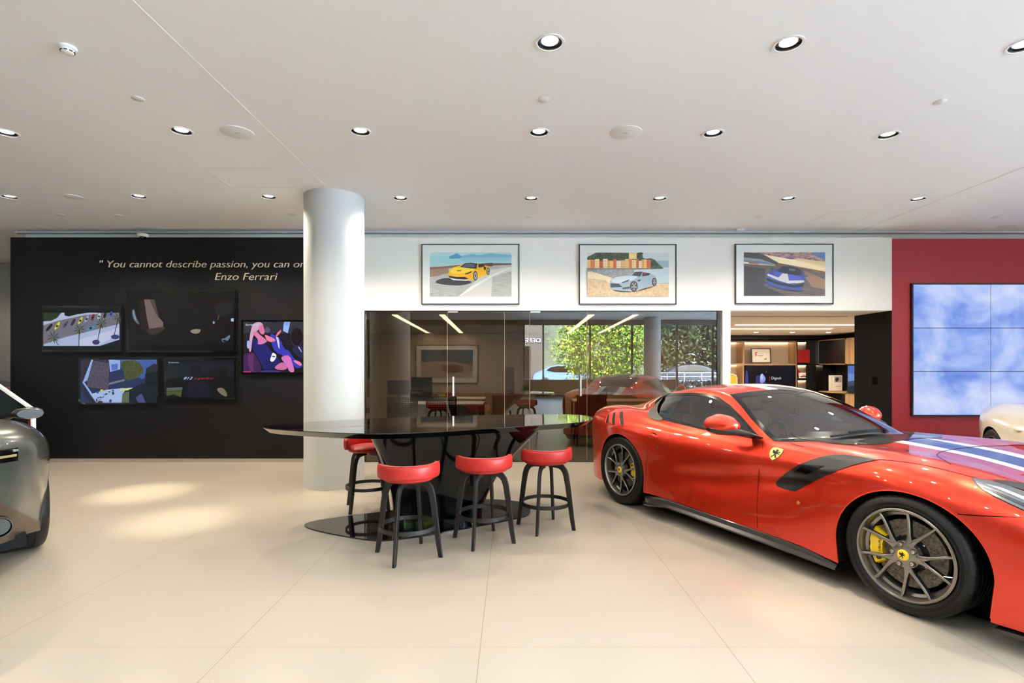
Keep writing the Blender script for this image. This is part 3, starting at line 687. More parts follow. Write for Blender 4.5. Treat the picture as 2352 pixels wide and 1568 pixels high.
# outlines of the side window and of the near half of the windscreen, as seen along the near side
SIDEWIN = [(1513,907),(1541,903),(1592,901.5),(1627,904.5),(1652.6,913),(1678,931),(1703,956),(1723,979),(1738.6,996.6),(1750,1008.5),(1723,1005.7),(1668,996.6),(1607,985),(1561,974),(1523.5,964),(1508,959),(1501.5,946),(1505,925)]
WSCR = [(1676,905.5),(1690,919),(1703,933),(1723,959),(1744,981.5),(1764,1001.7),(1778,1013),(1820,1014.5),(1870,1013),(1920,1008),(1965,1000),(2100,980),(2100,880),(1870,889),(1830,891.5),(1816,892),(1754,896),(1723,899.5)]
def proj(x, y, z, sg=-1):
    X = CAR_O.x+x*_fw[0]+sg*y*_lf[0]; Y = CAR_O.y+x*_fw[1]+sg*y*_lf[1]; Y = np.maximum(Y, .3)
    return 1176+F_PX*X/Y, 838+F_PX*(EYE-z)/Y
CAR_O = Vector((3.167, 3.503, 0)); _fw = np.array((.4287, -.9034)); _lf = np.array((.9034, .4287))
def ws_in(g):
    P = poly_in(grow(WSCR, -g*205) if g else WSCR)
    return lambda x, y, z: P(*proj(x, y, z)) & (z > .84) & (x < -.64+.0*g) & (x > -1.85)
def side_in(g):
    P = poly_in(grow(SIDEWIN, g*240) if g else SIDEWIN)
    return lambda x, y, z: P(*proj(x, y, z)) & (y > .45) & (x < -1.0) & (x > -2.65)
def rw_in(g):
    def f(x, y, z): return (x < -2.34-.10*(y/.4)**2-g) & (x > -3.02+g) & (y < .395-.10*np.clip((-2.4-x)/.6, 0, 1)-g) & (z > .95)
    return f
CAR_RZ = math.atan2(-.9034, .4287)
SH = Body(BODY_F, CAB_F); SG = Body(BODY_G, CAB_F)
_U, _V = proj(SH.X, SH.Y, SH.Z)
_wx = CAR_O.x+SH.X*_fw[0]-SH.Y*_lf[0]; _wy = CAR_O.y+SH.X*_fw[1]-SH.Y*_lf[1]
_nx = SH.N[..., 0]*_fw[0]-SH.N[..., 1]*_lf[0]; _ny = SH.N[..., 0]*_fw[1]-SH.N[..., 1]*_lf[1]
_vis = (_nx*_wx+_ny*_wy+SH.N[..., 2]*(SH.Z-EYE)) < 0
def pick(a, b):
    """photo pixel -> (i, j) on the near side of the red car's surface"""
    D = (_U-a)**2+(_V-b)**2+np.where(_vis, 0, 1e6); i, j = np.unravel_index(np.argmin(D), D.shape); i, j = float(i), float(j)
    for _ in range(6):
        def uv(i, j): p, n = SH.at(i, j); return np.array(proj(*p))
        c = uv(i, j); J = np.stack([(uv(i+.5, j)-uv(i-.5, j)), (uv(i, j+.5)-uv(i, j-.5))], 1)
        try: st = np.linalg.solve(J, np.array((a, b))-c)
        except Exception: break
        st = np.clip(st, -3, 3); i = min(max(i+st[0], 1), SH.NX-2); j = min(max(j+st[1], 1), SH.NT-2)
    return SH.at(i, j)
def on_car(pts, off=0., sg=-1, smooth=2):
    out = []
    for q in pts: p, n = pick(*q); v = p+n*off; out.append((v[0], sg*v[1], v[2]))
    return chaikin(out, smooth, closed=False) if smooth else out
def pix_in(poly, extra=None):
    P = poly_in(poly)
    def f(x, y, z):
        u, v = proj(x, y, z); r = P(u, v)
        return r & extra(x, y, z) if extra else r
    return f

def paint(name, col, rough=.22, metal=0., flake=False):
    m = mat(name, col, rough, metal, spec=.5, coat=1.0, coat_rough=.015); return m
M_red = paint('red_paint_striped', rgb(232, 52, 22), .33, .8)
n, l = nodes(M_red); b = n['Principled BSDF']
tc = n.new('ShaderNodeTexCoord'); sp = n.new('ShaderNodeSeparateXYZ'); l.new(tc.outputs['Object'], sp.inputs[0])
def mth(op, a, b_=None):
    q = n.new('ShaderNodeMath'); q.operation = op
    for k, v in enumerate((a, b_)):
        if v is None: continue
        if isinstance(v, (int, float)): q.inputs[k].default_value = v
        else: l.new(v, q.inputs[k])
    return q.outputs[0]
ay = mth('ABSOLUTE', sp.outputs['Y'])
up = mth('GREATER_THAN', sp.outputs['Z'], .45)
inb = mth('MULTIPLY', mth('LESS_THAN', ay, .238), up); blue = mth('MULTIPLY', mth('LESS_THAN', ay, .132), up)
m1 = n.new('ShaderNodeMix'); m1.data_type = 'RGBA'; m1.inputs[6].default_value = (*rgb(230, 54, 24), 1); m1.inputs[7].default_value = (*rgb(238, 236, 232), 1); l.new(inb, m1.inputs[0])
m2 = n.new('ShaderNodeMix'); m2.data_type = 'RGBA'; m2.inputs[7].default_value = (*rgb(22, 34, 92), 1); l.new(m1.outputs[2], m2.inputs[6]); l.new(blue, m2.inputs[0])
l.new(m2.outputs[2], b.inputs['Base Color']); l.new(mth('MULTIPLY', mth('SUBTRACT', 1.0, inb), .8), b.inputs['Metallic'])
M_redp = paint('red_paint', rgb(232, 52, 22), .33, .8)
M_grayp = paint('grey_green_paint', rgb(72, 74, 70), .28, .5)
M_whitep = paint('ivory_paint', rgb(232, 224, 206), .4)
M_carbon = mat('carbon_satin', rgb(18, 17, 17), .3, coat=.8)
M_frit = mat('frit_black', rgb(16, 15, 15), .12, coat=.4)
M_ws = glass('windscreen_glass', (.62, .62, .56), .15)
M_sg = glass('side_glass', (.36, .38, .37), .11)
M_gap = mat('panel_gap', rgb(20, 4, 3), .8, spec=.1)
M_leather = mat('leather_charcoal', rgb(44, 42, 40), .55)
M_tan = mat('leather_sand', rgb(120, 108, 88), .6)

def gapline(parent, pts, r=.0022, name='panel_gap', m=None, both=True):
    a = MB(); a.tube(pts, r, 6)
    if both: a.tube([(x, -y, z) for x, y, z in pts], r, 6)
    return a.build(name, m or M_gap, parent, smooth=True)

def car_base(root, pm, glassless=False, rim=None, simple=False, ang=1.82, SH=SH):
    NO = lambda f: (lambda x, y, z: ~f(x, y, z))
    ws, sw, rw = ws_in(.022), side_in(-.02), rw_in(.02)
    body = SH.patch('body', lambda x, y, z: ~(FA(x, y, z) | RA(x, y, z) | ws(x, y, z) | sw(x, y, z) | rw(x, y, z)), pm, root)
    f0, f1 = ws_in(0.), ws_in(.05)
    SH.patch('windscreen_surround', lambda x, y, z: f0(x, y, z) & ~f1(x, y, z), M_frit, root, off=.0015)
    SH.patch('windscreen', ws_in(.048), M_ws, root, off=.0005)
    s0, s1 = side_in(0.), side_in(-.022)
    for sg, nm in ((-1, 'right'), (1, 'left')):
        g = SH.patch('side_window', s1, M_sg, root, off=.0005, sides=(sg,))
        SH.patch('window_surround', lambda x, y, z: s0(x, y, z) & ~side_in(-.026)(x, y, z), M_frit, root, off=.003, sides=(sg,))
    r0, r1 = rw_in(0.), rw_in(.03)
    SH.patch('rear_window', rw_in(.028), M_sg, root, off=.0005)
    SH.patch('rear_window_surround', lambda x, y, z: r0(x, y, z) & ~r1(x, y, z), M_frit, root, off=.0015)
    # arches: lip, lining and well
    for cx, a_, b_, zf, zr in ((.008, .418, .385, .15, .17), (-2.705, .378, .408, .21, .19)):
        for sg in (-1, 1):
            c = arch_curve(SH, cx, a_, b_, .34, zf, zr, sg, -.004)
            MB().tube(c, .0055, 8).build('arch_lip', M_redp if pm is M_red else pm, root, smooth=True)
            q = MB(); N = len(c); ins = [Vector((p.x, sg*.60, p.z)) for p in c]; q.add(c+ins, [(k, k+1, N+k+1, N+k) for k in range(N-1)]); q.build('wheel_arch_liner', M_well, root)
            w = MB().lathe([(.0001, 0), (.46, 0)], 40, c=(cx, sg*.60, .345), ax='y', cap=(False, False)); w.build('wheel_arch_liner', M_well, root)
    # underside, cabin tub, end panel
    u = MB(); u.box(-3.45, .85, -.62, .62, .15, .20); u.box(-2.30, -.42, -.90, .90, .15, .22); u.box(-3.35, -3.12, -.8, .8, .17, .26); u.box(.46, .7, -.8, .8, .125, .2)
    u.build('floor_pan', M_well, root)
    P = SH.P[0]; ring = [(p[0], -p[1], p[2]) for p in P]+[(p[0], p[1], p[2]) for p in P[1:][::-1]]; MB().add(ring, [tuple(range(len(ring)))]).build('tail_panel', pm if pm is not M_red else M_redp, root)
    P = SH.P[-1]; ring = [(p[0], -p[1], p[2]) for p in P]+[(p[0], p[1], p[2]) for p in P[1:][::-1]]; MB().add(ring, [tuple(range(len(ring)))]).build('grille', M_black, root)
    # interior
    d = MB(); d.box(-1.02, -.62, -.70, .70, .30, .80); d.box(-2.5, -.6, -.70, .70, .22, .26); d.box(-2.62, -2.5, -.66, .66, .25, .98); d.box(-2.5, -1.0, -.12, .12, .26, .55)
    d.build('cabin_tub', M_leather, root, bevel=.03)
    db = MB(); db.loft([[(-1.25, y, .82), (-.95, y, .865), (-.70, y, .85), (-.68, y, .6), (-1.22, y, .6)] for y in (-.70, -.45, -.15, .15, .45, .70)]); db.build('dashboard', M_leather, root, bevel=.02)
    for sg in (-1, 1):
        s = MB(); s.loft(chain([(-1.95, .50), (-1.5, .52), (-1.42, .46), (-1.45, .34), (-1.98, .32)], sg*.36, .25)); s.loft(chain([(-1.90, .48), (-2.12, .98), (-2.22, .98), (-2.12, .46)], sg*.36, .24)); s.loft(chain([(-2.14, .98), (-2.13, 1.12), (-2.21, 1.13), (-2.23, .98)], sg*.36, .13))
        s.build('seat', M_tan, root, bevel=.03)
    w = MB().tube([(-1.34+.06*math.sin(t)*.5, -.36+.17*math.cos(t), .82+.16*math.sin(t)) for t in np.linspace(0, 2*PI, 28, endpoint=False)], .014, 8, closed=True)
    w.bar([(-1.33, -.52, .82), (-1.31, -.36, .81), (-1.33, -.20, .82)], .03, .015); w.build('steering_wheel', M_leather, root, smooth=True)
    # wheels
    for (x, R, wd, fr, y) in ((0., .35, .275, True, .957), (-2.72, .364, .315, False, .957)):
        for sg in (-1, 1):
            near = sg < 0 and not simple
            make_wheel(root, R, wd, .268, (x, sg*y, R), ang, fr, not near, rim, cal=((PI, .95) if fr else (.05, .85)), outer=sg)
    return body
def chain(prof, y, hw):
    return [[(x, y+s*hw*.9, z) for x, z in prof] if abs(s) == 1 else [(x, y+s*hw, z) for x, z in prof] for s in (-1, -.5, .5, 1)]

def both(S, name, inside, m, parents, off):
    if not isinstance(parents, (list, tuple)): parents = [parents, parents]
    return [S.patch(name, inside, m, parents[k], off=off, sides=(sg,)) for k, sg in enumerate((-1, 1))]
# ---- the red coupe
car = empty('sports_car', CAR_O, CAR_RZ, 'red two-door sports car with blue and white centre stripes, right foreground', 'car')
car_base(car, M_red)
# cowl panel in front of the windscreen, black
def cowl(x, y, z): return (x > -.70-.36*(y/.70)**2) & (x < -.44-.10*np.clip(np.abs(y)-.35, 0, 1)-.35*(np.clip(np.abs(y)-.40, 0, 1))**1) & (y < .62) & (z > .8)
SH.patch('cowl_panel', cowl, M_carbon, car, off=.003)
# fender-top air outlet running down the flank
VENT = [(1782,1110),(1786,1103),(1806,1085),(1832,1069),(1860,1057),(1890,1048),(1912,1044.5),(1940,1044.5),(1975,1049),(2018,1055.5),(1985,1062),(1955,1070),(1925,1080),(1895,1093),(1868,1106),(1845,1118),(1826,1128),(1818,1127),(1800,1122),(1786,1117)]
v = both(SH, 'fender_vent', pix_in(VENT, lambda x, y, z: (y > .5) & (x > -1.2)), M_carbon, car, .004)
vg = both(SH, 'vent_opening', pix_in([(1846,1068),(1896,1070),(1880,1078),(1852,1089),(1822,1085)], lambda x, y, z: y > .5), M_blackg, v, .0062)
both(SH, 'vent_opening', pix_in([(1884,1058),(1895,1059),(1912,1066),(1905,1067)], lambda x, y, z: y > .5), M_ink, v, .0062)
# rear quarter louvres
for pl in ([(1423,947),(1431,944.5),(1431.5,961),(1433,977),(1425.5,978),(1423,962)], [(1408,949),(1414,946),(1412,962),(1412,974.5),(1405.5,975),(1406,961)], [(1395,953.5),(1400,951),(1398,962),(1396.5,972),(1391,971.5),(1393,962)]):
    both(SH, 'louvre', pix_in(pl, lambda x, y, z: (y > .5) & (x < -2.3)), M_ink, car, .002)
    for sg in (-1, 1): MB().tube(on_car(pl[3:]+pl[:1], .004, sg, 1), .004, 6).build('louvre_lip', M_redp, car, smooth=True)
# badge
SHD = [(1775,1029),(1781,1028),(1788,1028.6),(1800,1033),(1797,1040),(1788,1050),(1774.5,1057),(1769.5,1050),(1768.2,1042),(1770.5,1034.5)]
SHO = grow(SHD, 1.1)
sh = both(SH, 'shield_badge', pix_in(SHO, lambda x, y, z: y > .5), M_chrome, car, .003)
both(SH, 'shield_face', pix_in(SHD, lambda x, y, z: y > .5), mat('shield_yellow', rgb(246, 232, 120), .3, coat=.6), sh, .0045)
for sg in (-1, 1):
    p, nn = pick(1783.5, 1042); t = MB(); N_ = Vector((nn[0], sg*nn[1], nn[2])); U_ = (Vector((0, 0, 1))-N_*N_.z).normalized(); A_ = U_.cross(N_)
    horse(t, Vector((p[0], sg*p[1], p[2]))+N_*.0062, .072, A_, U_, N_, .0015); t.build('shield_emblem', M_ink, sh[0 if sg < 0 else 1])
# panel gaps
G1 = [(1752,1014),(1752,1030),(1746.5,1050),(1743,1080),(1741.5,1110),(1740,1150),(1739,1190),(1739.5,1217)]
gapline(car, on_car(G1, .0004))
G2 = [(1514,975),(1500,984),(1489,997),(1486,1020),(1485,1050),(1484,1090),(1481,1128)]
gapline(car, on_car(G2, .0004), .0016)
gapline(car, on_car([(2199,1180),(2240,1183.5),(2290,1186),(2352,1188.5),(2420,1193)], .0004), .0028)
gapline(car, on_car([(2012,1054.5),(2060,1058.5),(2100,1064),(2150,1074),(2200,1087),(2240,1097),(2300,1112),(2352,1126)], .0004), .0022)
gapline(car, on_car([(1813,1016),(1825,1021),(1846,1026)], .0004, smooth=1), .002)  # body crease, its shade drawn as a thin dark line
hg = [SH.top(-.14-.10*(1-(y/.62)**2)*0+.18*(abs(y)/.62)**3, y, .0004) for y in np.linspace(-.70, .70, 30)]
MB().tube(hg, .002, 6).build('panel_gap', M_gap, car, smooth=True)
# headlamps
HL = [(2231,1097),(2243,1111),(2258,1125),(2285,1140),(2318,1156),(2352,1172),(2400,1196),(2470,1225),(2500,1215),(2470,1190),(2420,1158),(2352,1129),(2310,1114),(2270,1103)]
xh = lambda x, y, z: (y > .45) & (x > .1)
h0 = both(SH, 'headlamp', pix_in(grow(HL, 1.4), xh), M_ink, car, .001)
both(SH, 'lamp_reflector', pix_in(HL, xh), mat('lamp_silver', rgb(150, 152, 155), .18, metal=.9), h0, .003)
both(SH, 'light_strip', pix_in([(2262,1112),(2300,1127),(2352,1149),(2420,1180),(2420,1173),(2352,1142),(2300,1121)], xh), mat('lamp_white', rgb(235, 235, 238), .3), h0, .0045)
both(SH, 'lamp_base', pix_in([(2250,1116),(2290,1136),(2352,1164),(2400,1186),(2400,1178),(2352,1156),(2300,1134)], xh), mat('lamp_smoke', rgb(60, 62, 66), .2), h0, .0045)
both(SH, 'bonnet_vent', pix_in([(2276,1100.5),(2310,1103),(2352,1110),(2420,1124),(2420,1140),(2352,1125),(2310,1114)], xh), mat('mesh_black', rgb(26, 24, 24), .6), car, .002)
# door handle, lock, side lamp
for sg in (-1, 1):
    p, nn = pick(1500, 1002); q = Vector((p[0], sg*p[1], p[2]))
    dh = MB(); dh.ball((0, 0, 0), (.055, .018, .036), 20, 12); dh.build('handle_recess', M_gap, car, smooth=True, loc=q+Vector((-.008, sg*-.012, 0)))
    dh = MB(); dh.loft([[(x, sg*(yy), z) for yy, z in ((0, -h), (.016*s_, -h*.7), (.022*s_, 0), (.016*s_, h*.7), (0, h), (-.012, 0))] for x, h, s_ in ((-.055, .004, .3), (-.04, .02, .9), (-.01, .028, 1), (.03, .022, .9), (.055, .004, .3))]); dh.build('door_handle', M_redp, car, smooth=True, loc=q, sharp=60)
    for (a, b_, r, m_, nm) in ((1509, 1027, .010, M_chrome, 'door_lock'), (1834, 1154, .013, mat('amber_lens', rgb(190, 110, 50), .2, coat=.5), 'side_marker')):
        p, nn = pick(a, b_); N_ = Vector((nn[0], sg*nn[1], nn[2])); o = MB().lathe([(r, 0), (r*.9, .004), (.0001, .005)], 20).build(nm, m_, car, smooth=True); o.location = Vector((p[0], sg*p[1], p[2])); o.rotation_mode = 'QUATERNION'; o.rotation_quaternion = N_.to_track_quat('Z', 'Y')
# quarter-window vane
for sg in (-1, 1):
    a = [SH.side(x, z, .004, sg) for x, z in ((-2.50, 1.14), (-2.55, 1.06), (-2.50, .975), (-2.40, .932), (-2.26, .915))]
    b_ = [SH.side(x, z, .02, sg) for x, z in ((-2.47, 1.12), (-2.46, 1.06), (-2.42, 1.0), (-2.33, .955), (-2.22, .925))]
    a = chaikin([tuple(q) for q in a], 2, False); b_ = chaikin([tuple(q) for q in b_], 2, False); N = len(a)
    MB().add(a+b_, [(k, k+1, N+k+1, N+k) for k in range(N-1)]).build('quarter_vane', mat('vane_grey', rgb(82, 76, 70), .4), car)
# mirrors
for sg in (-1, 1):
    mr = MB(); rings = []
    for t, hy, hz, cx, cz in ((0, .01, .012, -1.27, .972), (.12, .065, .040, -1.285, .980), (.35, .105, .066, -1.31, .990), (.6, .118, .074, -1.335, .992), (.82, .105, .062, -1.36, .985), (.95, .065, .04, -1.375, .978), (1, .01, .01, -1.38, .975)):
        y = .865+.215*t; rings.append([(cx+hy*math.cos(a), sg*y, cz-.008+hz*(1.18*math.sin(a) if math.sin(a) > -.35 else -.42-.12*(abs(math.cos(a))))) for a in np.linspace(0, 2*PI, 20, endpoint=False)])
    mr.loft(rings); hs = mr.build('mirror_housing', M_redp, car, smooth=True, sharp=50)
    mb = MB(); mb.loft([[(cx+lx*math.cos(a), sg*y, cz+lz*math.sin(a)) for a in np.linspace(0, 2*PI, 16, endpoint=False)] for y, cx, cz, lx, lz in ((1.075, -1.37, .945, .04, .018), (1.02, -1.35, .938, .108, .036), (.95, -1.31, .934, .120, .038), (.89, -1.22, .925, .095, .024), (.86, -1.16, .915, .075, .014), (.80, -1.14, .895, .06, .012))])
    mb.build('mirror_foot', M_carbon, hs, smooth=True, sharp=60)
    MB().loft([[(-1.44+.0*k, sg*y, .985+z) for y, z in ((.90, -.03), (1.04, -.03), (1.06, .01), (1.0, .045), (.92, .04))] for k in range(1)]+[[(-1.446, sg*y, .985+z) for y, z in ((.90, -.03), (1.04, -.03), (1.06, .01), (1.0, .045), (.92, .04))]]).build('mirror_glass', M_chrome, hs)
# wipers
for pts in ([(1908,1008),(1940,1003),(1975,998.5),(2010,996),(2045,995)], [(2062,997),(2078,993),(2093,991),(2110,991.5)]):
    p = on_car(pts, .022, -1, 1); wp = MB().bar(p, .022, .012).build('wiper', M_well, car)
    MB().bar([Vector(q)+Vector((0, 0, .014)) for q in p[len(p)//3:]], .012, .012).build('wiper_arm', M_well, wp)
# skirts, splitter, diffuser
for sg in (-1, 1):
    rings = []
    for x, yo, zb, zt in ((-2.345, .955, .10, .175), (-2.28, 1.0, .10, .18), (-2.15, 1.0, .115, .20), (-2.0, .975, .14, .215), (-1.6, .965, .135, .215), (-1.0, .965, .13, .212), (-.6, .965, .125, .20), (-.40, .965, .12, .165)):
        rings.append([(x, sg*(yo-.07), zb), (x, sg*yo, zb), (x, sg*(yo+.004), zb+.012), (x, sg*(yo-.022), zb+.030), (x, sg*(yo-.018), zt-.012), (x, sg*(yo-.04), zt+.005), (x, sg*(yo-.12), zt)])
    sk = MB().loft(rings).build('side_skirt', M_carbon, car, smooth=True, sharp=40)
spl = MB(); P = [(SH.side(x, .15, 0, -1)) for x in (.42, .5, .6, .7, .8, .88)]
out = [(p.x+.01, p.y-.03) for p in P]+[(.99, -.45), (1.03, 0), (.99, .45)]+[(p.x+.01, -p.y+.03) for p in P[::-1]]; inn = [(.42, .7), (.42, -.7)]
spl.prism(out+inn, .095, .118); spl.build('front_splitter', M_carbon, car)
both(SH, 'bumper_intake', lambda x, y, z: (z < .36-(.9-x)*.5) & (x > .62) & (z > .16) & (y > .3), M_ink, car, .002)
tl = MB(); tl.lathe([(.055, 0), (.055, .02), (.045, .022), (.0001, .015)], 32, c=(-3.56, -.48, .80), ax='x', cap=(False, False)); tl.lathe([(.055, 0), (.055, .02), (.045, .022), (.0001, .015)], 32, c=(-3.56, .48, .80), ax='x', cap=(False, False))
tl.build('tail_lamp', mat('lamp_red', rgb(150, 10, 10), .2, coat=.5), car, smooth=True).scale = (1, 1, 1)

# ---- grey coupe at the left edge, seen from behind
hd = Vector((-.75, .66, 0)).normalized(); lfv = Vector((-hd.y, hd.x, 0)); Wp = Vector((-3.85, 4.3, 0))
axr = Wp+lfv*.957; org = axr+hd*2.72
gc = empty('sports_car', (org.x, org.y, 0), math.atan2(hd.y, hd.x), 'grey sports car cut by the left edge, its rear corner and exhaust showing', 'car')
car_base(gc, M_grayp, simple=True, SH=SG)
TL = lambda x, y, z: (x < -3.34) & (np.abs(z-.855) < .045*np.clip((-3.34-x)/.05, 0, 1)) & (y > .2) & (y < .74)
g_ = both(SG, 'tail_lamp', TL, M_blackg, gc, .003)
both(SG, 'light_strip', lambda x, y, z: (x < -3.36) & (np.abs(z-.85) < .008) & (y > .2) & (y < .73), mat('strip_gold', rgb(170, 150, 110), .25, metal=.5), g_, .006)
both(SG, 'diffuser', lambda x, y, z: (z < .54-1.1*np.clip(y-.66, -.05, .3)) & (x < -3.10) & (y > .2), mat('bronze_diffuser', rgb(84, 72, 58), .3, metal=.5), gc, .004)
for sg in (-1, 1):
    MB().lathe([(.062, -.10), (.068, -.10), (.066, 0), (.055, 0), (.055, -.08), (.0001, -.08)], 36, c=(-3.50, sg*.64, .39), ax='x', cap=(False, False)).build('exhaust_tip', mat('exhaust_dark', rgb(60, 58, 56), .2, metal=.9), gc, smooth=True, sharp=40)
    MB().lathe([(.0001, -.079), (.0555, -.079)], 36, c=(-3.50, sg*.64, .39), ax='x', cap=(False, False)).build('exhaust_bore', M_ink, gc)
    mr = MB(); rings = []
    for t, hy, hz in ((0, .01, .012), (.15, .05, .045), (.5, .075, .062), (.8, .07, .055), (.95, .045, .035), (1, .01, .01)):
        y = .90+.24*t; rings.append([(-1.28-.03*t+hy*math.cos(a), sg*y, .985+hz*math.sin(a)) for a in np.linspace(0, 2*PI, 20, endpoint=False)])
    mh = mr.loft(rings).build('mirror_housing', M_grayp, gc, smooth=True)
    MB().loft([[(-1.385-.012*k, sg*(1.03+.10*math.cos(a)), .985+.047*math.sin(a)) for a in np.linspace(0, 2*PI, 24, endpoint=False)] for k in (0, 1)]).build('mirror_glass', mat('mirror_dark', rgb(8, 8, 9), .25, spec=.2), mh)
    MB().bar([(-1.28, sg*.92, .96), (-1.2, sg*.80, .90)], .06, .02).build('mirror_foot', M_black, mh)
gapline(gc, [tuple(SG.side(x, .78-.10*(x+3.1)*0, .0006, -1)) for x in (-3.08, -3.14, -3.2, -3.26, -3.33)], .0018)

# ---- ivory car behind, at the right edge
hd = Vector((-.418, -.908, 0)).normalized(); lfv = Vector((-hd.y, hd.x, 0)); Wp = Vector((5.67, 6.2, 0))
axr = Wp+lfv*.957; org = axr+hd*2.72
wc = empty('sports_car', (org.x, org.y, 0), math.atan2(hd.y, hd.x), 'ivory white sports car behind the red one, in front of the video wall', 'car')
car_base(wc, M_whitep, simple=True, rim=M_rimd)
both(SH, 'rear_lamp', lambda x, y, z: (x < -3.36) & (z > .66) & (z < .80) & (y > .3), M_blackg, wc, .003)
for sg in (-1, 1):
    MB().ball((-2.15, sg*.93, .77), (.08, .02, .018), 16, 8).build('door_handle', M_whitep, wc, smooth=True)
gapline(wc, [tuple(SH.side(x, z, .0006, -1)) for x, z in ((-2.25, .92), (-2.29, .8), (-2.30, .6), (-2.33, .4), (-2.34, .22))], .002)

# ---- red car beyond the end of the dark wall: only a sliver shows
rc = empty('sports_car', (-8.55-3.6, 9.5, 0), PI, 'second red car, only a sliver visible beyond the left end of the dark wall', 'car')
rcs = [o for o in bpy.data.objects if o.parent == wc]
for o in rcs:
    c = o.copy(); C.objects.link(c); c.parent = rc
    if o.type == 'MESH' and M_whitep.name in [m.name for m in o.data.materials]: c.data = o.data.copy(); c.data.materials[0] = M_redp
    for o2 in [q for q in bpy.data.objects if q.parent == o]: c2 = o2.copy(); C.objects.link(c2); c2.parent = c
# ------------------------------------------------------------------ table
U = Vector((.963, .27, 0)).normalized()
TZ = .92
outline = [(-2.25,4.68),(-2.08,4.52),(-1.72,4.356),(-1.36,4.235),(-1.04,4.19),(-.65,4.30),(-.197,4.566),(.16,4.74),(.48,4.90),(.71,5.09),(.85,5.38),(.83,5.72),(.66,5.85),(.41,5.88),(-.10,5.82),(-1.02,5.55),(-1.71,5.26),(-2.0,5.06),(-2.2,4.82)]
outline = chaikin(outline, 2)
cxy = (sum(p[0] for p in outline)/len(outline), sum(p[1] for p in outline)/len(outline))
def inset(P, d):
    n = len(P); o = []
    for i in range(n):
        t = Vector((P[(i+1) % n][0]-P[i-1][0], P[(i+1) % n][1]-P[i-1][1])).normalized(); o.append((P[i][0]-t.y*d, P[i][1]+t.x*d))
    return o
tb = empty('table', (-.75, 5.2, 0), 0, 'long high black gloss table with pointed ends in front of the glass partition', 'table')
def tl_(p, z): return (p[0]+.75, p[1]-5.2, z)
M_top = mat('black_glass_top', rgb(10, 9, 9), .035, spec=.6, coat=.8)
M_bev = mat('bronze_bevel', rgb(60, 48, 38), .12, metal=.7)
i1, i2 = inset(outline, .055), inset(outline, .08)
t = MB(); t.loft([[tl_(p, TZ-.052) for p in i1], [tl_(p, TZ-.006) for p in outline], [tl_(p, TZ) for p in inset(outline, .004)]])
t.build('tabletop', M_top, tb, smooth=True, sharp=25)
st = MB(); a, b_ = Vector((-1.87, 4.46, 0)), Vector((.40, 5.62, 0)); sd = Vector((-(b_-a).y, (b_-a).x, 0)).normalized()*.006
st.add([tl_((a-sd)[:2], TZ+.0006), tl_((b_-sd)[:2], TZ+.0006), tl_((b_+sd)[:2], TZ+.0006), tl_((a+sd)[:2], TZ+.0006)], [(0, 1, 2, 3)])
st.build('red_inlay', mat('inlay_red', rgb(170, 40, 30), .2, coat=.5), tb)
# pedestal
def rrect(c, hu, hv, r, z, n=6):
    V_ = Vector((-U.y, U.x, 0)); pts = []
    for q, (su, sv) in enumerate(((1, 1), (-1, 1), (-1, -1), (1, -1))):
        for k in range(n+1):
            a = PI/2*q+PI/2*k/n; p = Vector(c)+U*(su*(hu-r)+r*math.cos(a))+V_*(sv*(hv-r)+r*math.sin(a)); pts.append((p.x+.75, p.y-5.2, z))
    return pts
rings = []
for k in range(15):
    s_ = k/14; e = s_**1.7; cx = Vector((-.74, 5.17, 0)).lerp(Vector((-.55, 5.04, 0)), e)
    rings.append(rrect(cx, .42+(.80-.42)*e, .25+.06*s_, .09, .012+(TZ-.055-.012)*s_))
pb = MB().loft(rings).build('pedestal', M_blackg, tb, smooth=True, sharp=50)
plate = chaikin([(-1.95,4.86),(-1.80,4.66),(-1.175,4.36),(-.99,4.38),(-.587,4.585),(.02,4.98),(.20,5.14),(.17,5.60),(-.3,5.74),(-.7,5.60),(-1.28,5.22),(-1.60,5.08)], 2)
MB().prism([(x+.75, y-5.2) for x, y in plate], .0, .012).build('base_plate', M_blackg, tb)

